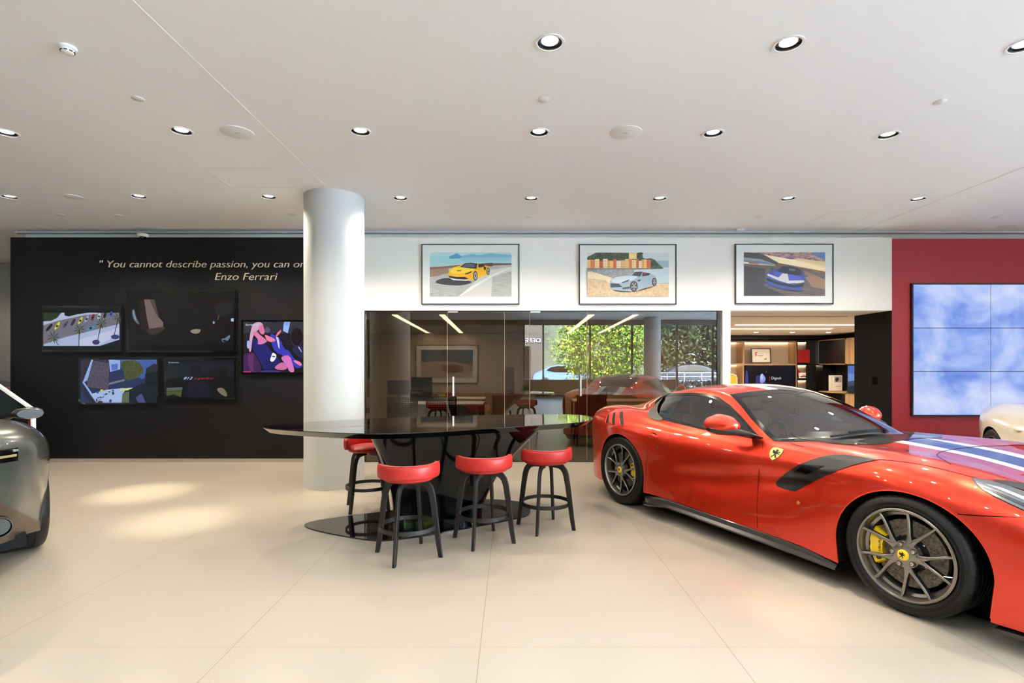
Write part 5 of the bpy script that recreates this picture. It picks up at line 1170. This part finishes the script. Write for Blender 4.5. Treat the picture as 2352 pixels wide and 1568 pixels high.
r, o, k = screen(554.5, 734.5, 720, 859, 'wall screen beside the white column, showing a seated woman and man in blue', Ep, (130, 128, 1324, 992), 1.1, image=(557.5, 737.5, 717, 855))
onscr(o, 'ferrari.com', 180, 205, .045, M_tw, (130, 128, 1324, 992), (557.5, 737.5, 717, 855), 1.15)

# quote on the dark wall
M_let = mat('lettering_cream', rgb(222, 206, 184), .4)
q = empty('wall_lettering', (-6.2, WALL_Y, 2.97), 0, 'cream raised italic quotation on the dark wall above the screens', 'lettering')
def fit(part, wpx, size):
    o = text_mesh('measure', part, size, M_let, None, 0, .22); w_ = max(v.co.x for v in o.data.vertices)-min(v.co.x for v in o.data.vertices); me = o.data; bpy.data.objects.remove(o); bpy.data.meshes.remove(me); return wpx/F_PX*WALL_Y/w_
sx_ = fit('" You cannot describe passion, you can on', 472, .15)
X0, _, Z0 = px(225, 614, WALL_Y); text_mesh('quotation', '" You cannot describe passion, you can only live it. "', .15, M_let, q, .006, .22, 'LEFT', (X0+6.2, -.007, Z0-2.97), sx=sx_, offset=-.0018)
sx_ = fit('Enzo Ferrari', 144, .155)
X1, _, Z1 = px(492, 643, WALL_Y); text_mesh('signature', 'Enzo Ferrari', .155, M_let, q, .006, .22, 'LEFT', (X1+6.2, -.007, Z1-2.97), sx=sx_, offset=-.0018)

# ------------------------------------------------------------------ video wall
VW = mat('video_sky', (0, 0, 0), .25)
n, l = nodes(VW); b = n['Principled BSDF']; tc = n.new('ShaderNodeTexCoord'); mp = n.new('ShaderNodeMapping'); mp.inputs['Scale'].default_value = (1, 1, 1.25); mp.inputs['Location'].default_value = (.7, 0, 1.9)
n1 = n.new('ShaderNodeTexNoise'); n1.inputs['Scale'].default_value = 1.25; n1.inputs['Detail'].default_value = 7; n1.inputs['Roughness'].default_value = .55; n1.inputs['Distortion'].default_value = .4
rr = n.new('ShaderNodeValToRGB'); e = rr.color_ramp.elements; e[0].position = .30; e[0].color = (*rgb(84, 116, 212), 1); e[1].position = .72; e[1].color = (*rgb(212, 220, 246), 1)
for p_, c_ in ((.42, (128, 156, 230)), (.52, (168, 188, 240)), (.60, (190, 202, 242))): q_ = e.new(p_); q_.color = (*rgb(*c_), 1)
l.new(tc.outputs['Object'], mp.inputs[0]); l.new(mp.outputs[0], n1.inputs[0]); l.new(n1.outputs[0], rr.inputs[0]); l.new(rr.outputs[0], b.inputs['Emission Color']); b.inputs['Emission Strength'].default_value = .42
X0, _, Zt = px(2098, 653, WALL_Y-.04); X1 = px(2276, 0, WALL_Y-.04)[0]; Zb = px(0, 953, WALL_Y-.04)[2]; W_ = X1-X0; H_ = (Zt-Zb)/3
vw = empty('video_wall', (X0, WALL_Y-.04, Zb), 0, 'large video wall of tiled panels showing clouds, on the red wall', 'video wall')
for i in range(3):
    for j in range(3):
        pp = MB().box(i*W_+.004, (i+1)*W_-.004, 0, .003, j*H_+.004, (j+1)*H_-.004).build('display_panel', VW, vw)
MB().box(-.02, 3*W_+.02, .003, .039, -.02, 3*H_+.02).build('frame', M_black, vw)
# ------------------------------------------------------------------ lounge seen through the open doorway
LB = 14.5
def lz(y): return EYE-(y-838)/F_PX*LB
def lxx(x): return (x-1176)/F_PX*LB
def unit(name, x0, x1, y0, y1, label, back, side=None, led=True, dep=.42, cat='shelving', door=None):
    X0, X1, Z1, Z0 = lxx(x0), lxx(x1), lz(y0), lz(y1); r = empty(name, (X0, LB, Z0), 0, label, cat); w, h = X1-X0, Z1-Z0; t = .025
    f = MB(); f.box(0, w, 0, dep, 0, t); f.box(0, w, 0, dep, h-t, h); f.box(0, t, 0, dep, t, h-t); f.box(w-t, w, 0, dep, t, h-t); f.build('carcass', side or M_wood, r)
    MB().box(t, w-t, dep-.02, dep, t, h-t).build('back_panel', back, r)
    if door: MB().box(door[0]*w, door[1]*w, -.02, .0, .004, h-.004).build('door', door[2], r)
    if led: MB().box(t+.02, w-t-.02, dep-.06, dep-.04, h-t-.015, h-t-.001).build('led_strip', M_led, r)
    return r
sbox('trim_7', M_door, 3.3, 8.86, LB-.02, 14.95, lz(779), HEAD)
unit('shelf_unit', 1640, 1708, 783, 836, 'oak wall niche at the left edge of the lounge opening, upper', M_taupe)
unit('shelf_unit', 1640, 1708, 836, 960, 'oak wall niche at the left edge of the lounge opening, lower', M_taupe)
unit('shelf_unit', 1708, 1830, 783, 837, 'wide lit oak niche holding the framed certificate', M_taupe)
unit('shelf_unit', 1708, 1830, 837, 960, 'oak niche around the lounge television', M_wood, led=False)
unit('shelf_unit', 1830, 1872, 783, 836, 'upper niche with the red box, beside a black panel', M_taupe, M_door, door=(.5, 1, M_door))
unit('shelf_unit', 1830, 1872, 837, 872, 'lower lit niche with the small racing picture', M_taupe, M_door, door=(.5, 1, M_door))
unit('shelf_unit', 1830, 1872, 872, 960, 'lowest lit niche beside the television', M_taupe, M_door, door=(.5, 1, M_door))
unit('cupboard', 1872, 1914, 783, 836, 'tall grey cupboard doors at the corner of the lounge', M_grey, M_door, door=(0, 1, M_grey), cat='cupboard', led=False)
unit('shelf_unit', 1872, 1892, 837, 960, 'narrow lit niche right of the racing picture', M_taupe, M_door)
unit('cupboard', 1892, 1914, 837, 960, 'black lower cupboard at the corner of the lounge', M_door, M_door, door=(0, 1, M_door), led=False, cat='cupboard')
# side run along the right wall
def run(y0, y1, z0, z1, m, name, label, cat='cupboard', led=False):
    r = empty(name, (8.45, y0, z0), 0, label, cat); h = z1-z0
    f = MB(); f.box(0, .40, 0, .025, 0, h); f.box(0, .40, y1-y0-.025, y1-y0, 0, h); f.box(0, .40, 0, y1-y0, 0, .025); f.box(0, .40, 0, y1-y0, h-.025, h); f.build('carcass', M_wood, r)
    MB().box(.36 if led or m is M_taupe else .0, .40 if led or m is M_taupe else .02, .025, y1-y0-.025, .025, h-.025).build('door' if not led else 'back_panel', m, r)
    if led: MB().box(.30, .34, .06, y1-y0-.06, h-.04, h-.026).build('led_strip', M_led, r)
    return r
run(13.3, 14.48, 1.48, 2.15, M_door, 'cupboard', 'black upper cupboard on the right side of the lounge')
run(12.2, 13.28, 1.48, 2.15, M_wood, 'cupboard', 'oak upper cupboard next to the black jamb')
run(13.3, 14.48, .0, .755, M_door, 'cupboard', 'low black cupboard below the white book on the right of the lounge')
run(12.2, 13.28, .0, .76, M_wood, 'cupboard', 'low oak cupboard under the portrait screen of the lounge')
# portrait screen on the side run
ps = empty('side_screen', (8.42, 12.75, 1.13), -PI/2+PI, 'blue upright screen at the right edge of the lounge opening', 'television')
ps.rotation_euler = (0, 0, -PI/2)
MB().box(-.45, .45, .0, .04, -.36, .36).build('housing', M_black, ps)
picture(ps, 'display', 0, 0, 100, 100, [((92, 124, 200), 'all'), ((120, 150, 214), rect(0, 30, 100, 60)), ((70, 84, 110), [(0,62),(40,55),(100,66),(100,100),(0,100)]), ((44, 50, 60), [(0,80),(60,72),(100,84),(100,100),(0,100)])], .82, .64, y=.0, emis=.8)
# lounge television
X0, X1, Z1, Z0 = lxx(1709), lxx(1826), lz(839), lz(905); tv = empty('lounge_television', ((X0+X1)/2, LB-.02, (Z0+Z1)/2), 0, 'black television in the oak niche of the lounge, showing a blurred figure', 'television'); w, h = X1-X0, Z1-Z0
MB().box(-w/2, w/2, .0, .05, -h/2, h/2).build('housing', M_blackg, tv)
# zoom pixels: x 255..865, y 840..(1190)
dsp = picture(tv, 'display', 255, 838, 865, 1184, [((9, 8, 16), 'all'), ((70, 64, 130), chaikin([(256,890),(290,900),(300,1184),(256,1184)], 1)), ((60, 56, 110), chaikin([(385,960),(420,950),(500,990),(515,1060),(480,1100),(385,1080)], 2)), ((150, 156, 230), chaikin([(440,950),(465,925),(490,960),(515,1000),(470,1060),(435,1040)], 2)), ((196, 204, 250), ell(460, 975, 16, 38)), ((20, 16, 30), ell(600, 1100, 120, 60)), ((110, 110, 110), [(512,895),(520,895),(515,925),(510,925)]), ((120, 20, 24), [(552,965),(566,955),(560,1030),(550,1030)])], w-.04, h-.04, y=.0, emis=.9)
tw = mat('tv_text', (0, 0, 0), emit=rgb(205, 210, 205), es=.44)
text_mesh('screen_text', 'Dignah', .10, tw, dsp, .0004, 0, 'LEFT', ((575-255)/610*(w-.04)-(w-.04)/2, -.006, (h-.04)/2-(1004-838)/346*(h-.04)), sx=1.0)
# certificate
c = empty('framed_certificate', ((lxx(1728)+lxx(1773))/2, LB+.05, (lz(800)+lz(834.5))/2+.01), 0, 'small framed certificate standing in the wide lit niche', 'picture'); c.rotation_euler = (-.08, 0, 0)
w, h = lxx(1773)-lxx(1728), lz(800)-lz(834.5)
f = MB(); t = .025; f.box(-w/2, w/2, 0, .03, h/2-t, h/2); f.box(-w/2, w/2, 0, .03, -h/2, -h/2+t); f.box(-w/2, -w/2+t, 0, .03, -h/2+t, h/2-t); f.box(w/2-t, w/2, 0, .03, -h/2+t, h/2-t); f.build('frame', M_frame, c)
MB().box(-w/2+t, w/2-t, .012, .028, -h/2+t, h/2-t).build('mount', mat('certificate_mount', rgb(222, 212, 196), .7), c)
picture(c, 'certificate', 370, 635, 590, 800, [((205, 190, 178), [(405,670),(548,670),(548,770),(405,770)]), ((226, 214, 204), [(408,673),(545,673),(545,767),(408,767)]), ((190, 40, 40), [(408,673),(440,673),(415,700),(432,700),(425,720),(408,724)]), ((190, 40, 40), [(505,767),(545,745),(545,767)]), ((60, 60, 60), [(440,710),(510,710),(510,716),(440,716)]), ((140, 130, 124), [(455,724),(500,724),(500,727),(455,727)]), ((140, 130, 124), [(440,688),(512,688),(512,690),(440,690)]), ((150, 140, 130), [(450,740),(508,740),(508,742),(450,742)])], w-2*t, h-2*t, y=.012)
tag(MB().box(0, lxx(1857)-lxx(1831), -.04, .18, 0, lz(804)-lz(834)).build('presentation_box', mat('box_red', rgb(150, 14, 18), .45), loc=(lxx(1831), LB-.02, lz(835)+.026), bevel=.004), 'flat dark red box standing in the upper niche of the lounge', 'box')
rp = empty('racing_picture', (lxx(1847), LB+.02, lz(870)+.026), 0, 'small white picture of a red racing car in the lounge niche', 'picture')
MB().box(-.13, .12, 0, .012, 0, .145).build('print_board', mat('board_white', rgb(220, 216, 210), .6), rp)
pc = picture(rp, 'print', 0, 0, 100, 60, [((60, 60, 80), [(6,44),(94,42),(94,50),(6,52)]), ((170, 40, 40), [(20,40),(40,30),(50,12),(58,28),(80,34),(92,42),(80,48),(20,48)]), ((30, 30, 36), ell(24, 45, 8, 8)), ((30, 30, 36), ell(76, 45, 8, 8)), ((200, 190, 190), [(38,24),(62,24),(60,32),(40,32)])], .23, .13); pc.location = (-.005, -.0005, .072)
for k in range(3):
    tag(MB().box(0, .022, 0, .16, 0, .24-.02*k).build('book', mat('book_red_%d' % k, rgb((170, 120, 190)[k], 26, 30), .5), loc=(lxx(1831.5)+.027*k+.06, LB+.03, lz(870)+.032), rot=(0, -.22, 0)), ['red book leaning at the left end of the racing picture niche', 'dark red book leaning between two others in the racing picture niche', 'bright red book leaning next to the racing picture'][k], 'book', 'leaning books in the lounge niche')
yb = empty('yellow_model', (lxx(1688), LB+.1, lz(905)), 0, 'yellow rounded panel with a pale rim in the left niche of the lounge', 'ornament')
MB().prism(chaikin([(-.2, 0), (.07, 0), (.10, .42), (.05, .52), (-.2, .54)], 1), 0, .03, tf=lambda x, y, z: (x, z, y)).build('panel', mat('ornament_yellow', rgb(206, 168, 40), .4), yb)
MB().tube([(p[0], .015, p[1]) for p in chaikin([(.08, 0), (.115, .42), (.06, .54), (-.2, .56)], 1, False)], .018, 8).build('rim', mat('ornament_cream', rgb(214, 206, 186), .5), yb, smooth=True)
wb_ = empty('display_book', (8.25, 13.6, .80), .15, 'white hardback book standing upright near the portrait screen', 'book')
MB().box(-.02, .34, 0, .04, 0, .40).build('cover', mat('book_cream', rgb(206, 192, 172), .6), wb_)
bp_ = picture(wb_, 'cover_print', 0, 0, 100, 100, [((150, 138, 124), rect(35, 5, 98, 45)), ((50, 46, 44), chaikin([(42,20),(60,10),(75,18),(70,34),(55,42),(44,36)], 1)), ((150, 138, 124), rect(50, 70, 90, 74)), ((170, 158, 140), rect(12, 2, 16, 98))], .35, .39, y=-.0005); bp_.location = (.16, 0, .20)
st_ = empty('book_ledge', (8.2, 13.35, .76), 0, 'oak ledge under the white book in the lounge', 'shelf'); MB().box(-.1, .7, 0, .5, 0, .03).build('shelf', M_wood, st_)
tag(MB().box(5.735, 5.7375, 8.25, 8.36, 1.16, 1.28).build('wall_switch', mat('switch_black', rgb(5, 5, 5), .8, spec=.05)), 'black square switch plate on the black side wall', 'switch')
# lights of the lounge ceiling
def linear(name, x0, x1, y0, y1, z, label, w=.07):
    r = empty(name, ((x0+x1)/2, (y0+y1)/2, z), 0, label, 'ceiling light', 'linear ceiling lights'); L = math.hypot(x1-x0, y1-y0); a = math.atan2(y1-y0, x1-x0); r.rotation_euler = (0, 0, a)
    f = MB(); f.box(-L/2, L/2, -w/2-.008, -w/2, -.01, 0); f.box(-L/2, L/2, w/2, w/2+.008, -.01, 0); f.build('frame', M_plas, r); MB().box(-L/2, L/2, -w/2, w/2, -.006, 0).build('diffuser', M_lin, r); return r
def lc(x, y): d = (HEAD-EYE)*F_PX/(838-y); return (x-1176)/F_PX*d, d
a = lc(1690, 745.5); b_ = lc(1970, 745.5); linear('linear_light', a[0], b_[0], a[1], b_[1], HEAD-.002, 'long linear light across the lounge ceiling, nearer of the two')
a = lc(1640, 754.5); b_ = lc(1911, 754.5); linear('linear_light', a[0], b_[0], a[1], b_[1], HEAD-.002, 'long linear light across the lounge ceiling, farther of the two')
a = lc(1678, 726.5); b_ = lc(1945, 726.5)
tag(MB().box(a[0], b_[0], a[1]-.03, a[1]+.03, HEAD-.004, HEAD).build('ceiling_slot', M_grey), 'grey air slot in the lounge ceiling', 'air vent')
for x, lb in ((1737, 'left'), (1820, 'middle'), (1903, 'right')):
    p = lc(x, 763); o = MB().lathe([(.05, 0), (.05, -.006), (.0001, -.006)], 20).build('lounge_spotlight', mat('spot_warm', (1, 1, 1), emit=(1, .8, .55), es=4), loc=(p[0], p[1], HEAD)); tag(o, lb+' small recessed spotlight in the lounge ceiling', 'downlight', 'lounge spotlights')
def area(name, x, y, z, sx, sy, e, col=(1, .92, .8)):
    d_ = bpy.data.lights.new(name, 'AREA'); d_.shape = 'RECTANGLE'; d_.size = sx; d_.size_y = sy; d_.energy = e; d_.color = col; o = bpy.data.objects.new(name, d_); C.objects.link(o); o.location = (x, y, z); return o
area('lounge_linear_glow', 6.6, 11.2, HEAD-.02, 3.2, .07, 60); area('lounge_linear_glow', 6.4, 12.2, HEAD-.02, 3.2, .07, 60)
for (x, w) in ((7.1, 1.3), (8.05, .3)): area('niche_glow', x, LB+.30, lz(785), w, .05, 5, (1, .78, .52))

# ------------------------------------------------------------------ office behind the smoked glass
lc_lab = ['linear light in the office ceiling, leftmost', 'linear light in the office ceiling, second from left', 'linear light in the office ceiling, third from left', 'linear light in the office ceiling, rightmost']
for k, (a0, b0, a1, b1) in enumerate(((907, 722, 984, 764), (1016, 722, 1060, 764), (1358, 722, 1305, 764), (1459, 722, 1376, 764))):
    p, q = lc(a0, b0), lc(a1, b1); linear('linear_light', p[0], q[0], p[1], q[1], HEAD-.002, lc_lab[k], .10)
    area('office_linear_glow', (p[0]+q[0])/2, (p[1]+q[1])/2, HEAD-.02, .1, 4.5, 26)
Pd = [((96, 92, 98), 'all'), ((84, 92, 104), [(0,0),(40,0),(42,30),(0,40)]), ((70, 68, 72), [(40,0),(100,0),(100,50),(40,48)]), ((60, 96, 120), [(78,0),(100,0),(100,30),(78,24)]), ((170, 150, 130), [(0,45),(50,40),(100,55),(100,100),(0,100)]), ((120, 60, 44), chaikin([(38,58),(50,50),(72,50),(84,66),(80,80),(44,82)], 1)), ((40, 34, 34), [(46,72),(72,74),(70,80),(48,80)])]
framed(955, 792, 1098, 880, 13.46, (967, 803, 1086, 868), 'framed car photograph on the back wall of the office', Pd, (0, 0, 100, 100), dep=.03)
# picture on the left office wall: only its edge shows behind the column
fp = framed(800, 780, 858, 880, 13.44, (808, 790, 850, 870), 'framed picture at the left end of the office, half hidden by the column', [((86, 70, 60), 'all'), ((60, 48, 44), [(0,60),(100,50),(100,100),(0,100)])], (0, 0, 100, 100), dep=.03)
def desk(x, y, w, d, h, label, m=None, modesty=True):
    r = empty('desk', (x, y, 0), 0, label, 'desk')
    MB().box(0, w, 0, d, h-.03, h).build('desktop', m or M_white, r, bevel=.004)
    for xx in (.03, w-.06):
        for yy in (.04, d-.07): MB().box(xx, xx+.03, yy, yy+.03, 0, h-.03).build('leg', M_grey, r)
    if modesty: MB().box(.06, w-.06, .08, .10, .3, h-.04).build('modesty_panel', m or M_white, r)
    return r
desk(-2.30, 9.7, 1.75, .8, .75, 'white office desk behind the smoked glass, near the column')
desk(-2.5, 11.4, 1.9, .7, .74, 'white office desk near the framed photograph in the office')
desk(1.25, 10.6, 1.7, .8, .74, 'pale meeting table on the right side of the office', mat('table_cream', rgb(200, 190, 170), .5), False)
def monitor(x, y, z, w, h, rz, label):
    r = empty('monitor', (x, y, z), rz, label, 'monitor')
    MB().box(-w/2, w/2, 0, .03, .16, .16+h).build('screen_housing', M_black, r, bevel=.004); MB().box(-.03, .03, .02, .05, .01, .22).build('stand', M_black, r); MB().box(-.12, .12, -.08, .12, 0, .012).build('foot', M_black, r); return r
monitor(-2.15, 9.95, .752, .42, .27, .15, 'black computer monitor on the desk near the column')
monitor(-2.0, 11.6, .742, .5, .3, -.3, 'black computer monitor on the desk near the column, farther back')
def chair(x, y, rz, m, label, perf=False):
    r = empty('office_chair', (x, y, 0), rz, label, 'chair', 'office chairs')
    MB().box(-.24, .24, -.22, .22, .44, .48).build('seat', m, r, bevel=.015)
    b = MB(); n_ = 9
    b.box(-.23, .23, -.26, -.235, .56, .90) if not perf else None
    if perf:
        for k in range(n_+1): b.box(-.23, .23, -.26, -.24, .56+k*.036, .56+k*.036+.02)
        for k in range(12): b.box(-.23+k*.0405, -.23+k*.0405+.015, -.26, -.24, .56, .90)
    b.build('backrest', m, r)
    f = MB(); f.tube([(-.25, -.25, .93), (-.25, -.24, .5), (-.25, .2, .45)], .013, 8); f.tube([(.25, -.25, .93), (.25, -.24, .5), (.25, .2, .45)], .013, 8); f.tube([(-.25, -.25, .92), (.25, -.25, .92)], .013, 8); f.build('frame', M_black, r, smooth=True)
    for (sx_, sy_) in ((-1, -1), (1, -1), (1, 1), (-1, 1)): MB().tube([(sx_*.24, sy_*.2, .45), (sx_*.26, sy_*.24, 0)], .012, 8).build('leg', M_black, r, smooth=True)
    return r
M_mesh = mat('mesh_beige', rgb(150, 132, 108), .7)
chair(-1.85, 9.1, 0, M_black, 'black perforated office chair with a solid back, left of the pair at the desk', True)
chair(-1.22, 9.2, .05, M_black, 'black perforated office chair, right of the pair at the desk', True)
chair(.68, 9.6, .0, M_mesh, 'beige mesh office chair, left one of the pair at the meeting table')
chair(1.42, 9.6, .0, M_mesh, 'beige mesh office chair, right one of the pair, by the door handle')
chair(1.9, 11.7, PI, M_mesh, 'beige mesh office chair on the far side of the meeting table')
chair(-2.0, 10.9, PI-.3, M_black, 'black office chair behind the desk near the column')
pn = MB().box(-.11, .11, 0, .05, 0, .62).build('notice_stand', mat('brown_leather', rgb(120, 94, 68), .5), loc=(px(1170, 0, 12.)[0], 12., .8), bevel=.04); tag(pn, 'tall brown rounded panel standing on the office cabinet', 'panel')
cb_ = empty('cabinet', (-.45, 11.95, 0), 0, 'beige low cabinet at the middle of the office', 'cabinet'); MB().box(0, 1.5, 0, .5, 0, .78).build('carcass', M_mesh, cb_, bevel=.005)
for k in range(3): MB().box(.01+k*.495, .495+k*.495, -.018, 0, .04, .76).build('door', M_mesh, cb_)
pp = empty('potted_plant', (px(1208, 0, 11.9)[0], 12.1, .782), 0, 'small green pot plant on the office cabinet', 'plant')
MB().lathe([(.05, 0), (.07, .09), (.06, .09), (.0001, .08)], 16).build('pot', M_white, pp, smooth=True)
random.seed(4); lf_ = MB()
for k in range(90):
    a, e_, r_ = random.uniform(0, 2*PI), random.uniform(.1, 1.4), random.uniform(.05, .15); c_ = Vector((r_*math.cos(a)*math.cos(e_), r_*math.sin(a)*math.cos(e_), .09+r_*math.sin(e_))); t_ = Vector((random.uniform(-1, 1), random.uniform(-1, 1), random.uniform(-.5, 1))).normalized()*.025; s2 = t_.cross(Vector((random.random(), random.random(), .3))).normalized()*.014
    lf_.add([c_-t_, c_+s2, c_+t_, c_-s2], [(0, 1, 2, 3)])
lf_.build('foliage', mat('leaf_green', rgb(60, 104, 40), .6), pp)
for k, (x, c_) in enumerate(((1000, (130, 30, 34)), (1018, (190, 160, 50)), (1030, (150, 70, 40)))):
    X, Y, Z = px(x, 0, 11.7); bk_ = tag(MB().box(-.05, .05, 0, .08, 0, .08+.02*k).build('desk_box', mat('deskbox_%d' % k, rgb(*c_), .5), loc=(X, 11.7, .743), bevel=.003), ['dark red small box on the office desk', 'yellow small box on the office desk', 'orange brown small box on the office desk'][k], 'box', 'small boxes on the office desk')

# ------------------------------------------------------------------ display frame behind the grey car
dfm = empty('display_stand', (-7.0, 7.45, 0), 0, 'angular white edged display panel behind the grey car', 'display stand')
pl = [(-1.6, 1.72), px(1176-.0, 0, 1)[:1]+(0,)][:1]+[(-.39, 1.253), (px(76, 0, 7.45)[0]+7.0, px(0, 940, 7.45)[2]), (px(78, 0, 7.45)[0]+7.0, .0)]
e_ = MB().bar([(x, 0, z) for x, z in pl], .035, .05, up=(0, 1, 0)).build('white_edge', mat('edge_white', rgb(240, 240, 240), .3), dfm)
MB().prism([(-1.6, 0), (-1.6, 1.68)]+[(x-.03, z-.02) for x, z in pl[1:3]]+[(pl[3][0]-.03, 0)], .01, .02, tf=lambda x, y, z: (x, z, y)).build('infill', glass('smoke_infill', (.5, .5, .5), .02), dfm)
MB().bar([(pl[2][0]-.05, 0, pl[2][1]-.04), (pl[3][0]-.05, 0, 0)], .015, .03, up=(0, 1, 0)).build('red_edge', mat('edge_red', rgb(120, 16, 20), .3), dfm)

# ------------------------------------------------------------------ the street, seen mirrored in the glass
random.seed(11)
def tree(name, x, y, z0, rx, rz, cols, n, label, leaf=.16, trunk=True, group=None):
    r = empty(name, (x, y, 0), 0, label, 'tree', group); mats = [mat('foliage_%s_%d' % (name, k), rgb(*c), .7, spec=.2) for k, c in enumerate(cols)]; f = MB()
    for k in range(n):
        th, ph = random.uniform(0, 2*PI), math.acos(random.uniform(-1, 1)); rr_ = random.uniform(.55, 1.0)*(1+.16*math.sin(5*th)*math.sin(3*ph)); c_ = Vector((rx*rr_*math.sin(ph)*math.cos(th), rx*.7*rr_*math.sin(ph)*math.sin(th), z0+rz*rr_*math.cos(ph)))
        if c_.z < .25: continue
        t_ = Vector((random.gauss(0, 1), random.gauss(0, 1), random.gauss(0, 1))).normalized()*leaf; s2 = t_.cross(Vector((random.gauss(0, 1), random.gauss(0, 1), random.gauss(0, 1)))).normalized()*leaf*.6
        f.mi(random.randrange(len(mats))).add([c_-t_, c_+s2, c_+t_, c_-s2], [(0, 1, 2, 3)])
    f.build('crown', mats, r); MB().lathe([(.16, -.02), (.11, z0)], 12).build('trunk', mat('bark', rgb(70, 56, 44), .9), r, smooth=True)
    return r
tree('street_tree', 5.1, -13.6, 2.5, 2.7, 2.3, [(84, 104, 22), (54, 78, 18), (34, 56, 14), (108, 122, 36)], 9000, 'bushy green street tree mirrored in the glass partition', .095)
tree('dark_tree', 11.8, -24, 3.6, 2.4, 3.4, [(22, 34, 20), (32, 44, 26)], 4200, 'dark conifer across the street, left of the white house', .18)
tree('dark_tree', 17.4, -27, 4.5, 3.2, 5.0, [(34, 48, 30), (22, 34, 22), (48, 60, 42)], 5200, 'tall grey green tree across the street, right of the white house', .2)
hl = MB(); NX_, NY_ = 60, 16; vs = []  # wooded backdrop, added to hide the bright sky from the reflections
for a in range(NX_+1):
    for q_ in range(NY_+1):
        x = -50+120*a/NX_; s_ = q_/NY_; vs.append((x, -46-30*s_, -.3+(17+2.5*math.sin(x*.21)+1.2*math.sin(x*.7+1))*math.sin(s_*PI/2)+.5*math.sin(x*1.9+q_*2.3)))
hl.add(vs, [(a*(NY_+1)+q_, (a+1)*(NY_+1)+q_, (a+1)*(NY_+1)+q_+1, a*(NY_+1)+q_+1) for a in range(NX_) for q_ in range(NY_)])
M_backdrop = mat('backdrop_woods', rgb(34, 46, 28), .9); noise_into(M_backdrop, 1.6, rgb(10, 16, 9), rgb(44, 54, 32), detail=8)
struct(hl.build('backdrop_hill', M_backdrop, smooth=True))
hb_ = MB(); 
for k in range(2600): 
    c_ = Vector((random.uniform(8, 13.5), random.uniform(-10.6, -9.9), random.uniform(.1, .68))); t_ = Vector((random.gauss(0, 1), random.gauss(0, 1), random.gauss(0, 1))).normalized()*.06; s2 = t_.cross(Vector((random.gauss(0, 1), 1, random.gauss(0, 1)))).normalized()*.04; hb_.add([c_-t_, c_+s2, c_+t_, c_-s2], [(0, 1, 2, 3)])
tag(hb_.build('hedge', mat('hedge_green', rgb(26, 38, 22), .7)), 'low clipped dark hedge outside the street windows', 'hedge')
hs = empty('house', (16.2, -34, 0), 0, 'white house across the street seen mirrored in the glass', 'house'); MB().box(-2.5, 3.5, -3, 0, 0, 4.2).build('wall', mat('house_white', rgb(96, 100, 106), .8), hs); MB().prism([(-2.8, 4.2), (3.8, 4.2), (3.8, 4.4), (-2.8, 4.9)], -3.2, .3, tf=lambda x, y, z: (x, z, y)).build('roof', M_grey, hs); MB().box(-1.8, -.6, 0, .02, 1.4, 2.8).build('window', M_blackg, hs)
of = empty('office_building', (-6, -24, 0), 0, 'grey office building across the street with dark windows', 'building'); MB().box(-12, 8.4, -4, 0, 0, 9).build('wall', mat('building_grey', rgb(38, 34, 31), .8), of)
for k in range(6): MB().box(-11+3.2*k, -8.6+3.2*k, 0, .03, .4, 2.9).build('window', M_blackg, of)
text_mesh('sign_lettering', 'DEFENDER', .42, mat('sign_white', rgb(225, 225, 225), .5), of, .02, 0, 'LEFT', (5.4, .04, 3.3), rot=(PI/2, 0, PI), sx=1.3).location = (8.2, .05, 3.2)
def street_car(x, y, rz, c_, label):
    r = empty('parked_car', (x, y, 0), rz, label, 'car', 'cars parked across the street'); m = mat('streetcar_%s' % label[:12], rgb(*c_), .3, coat=.8)
    side_ = chaikin([(-2.1, .35), (2.1, .35), (2.15, .75), (1.3, .95), (.7, 1.45), (-.9, 1.5), (-1.7, 1.0), (-2.15, .85)], 2)
    MB().prism(side_, -.85, .85, tf=lambda a_, b1, c1: (a_, c1, b1)).build('body', m, r, smooth=True); MB().prism(chaikin([(.95, 1.0), (.6, 1.38), (-.85, 1.42), (-1.4, 1.02)], 1), -.87, .87, tf=lambda a_, b1, c1: (a_, c1, b1)).build('window', M_blackg, r)
    for xx in (-1.35, 1.35):
        for yy in (-.78, .78): MB().lathe([(.0001, -.1), (.33, -.1), (.33, .1), (.0001, .1)], 24, c=(xx, yy, .33), ax='y', cap=(False, False)).build('wheel', M_rubber, r, smooth=True)
street_car(12.0, -19, .1, (26, 34, 50), 'dark blue parked car mirrored in the right pane'); street_car(16.6, -19.5, .1, (84, 92, 104), 'silver parked car mirrored in the right pane'); street_car(3.5, -19, 0, (70, 92, 120), 'pale blue parked car mirrored behind the street tree')
rl = MB()
for z in (.55, .8, 1.02): rl.tube([(8, -14.5, z), (18, -14.5, z)], .02, 6)
for k in range(11): rl.tube([(8+k, -14.5, 0), (8+k, -14.5, 1.02)], .02, 6)
tag(rl.build('railing', M_steel), 'steel railing along the street mirrored in the right pane', 'railing')
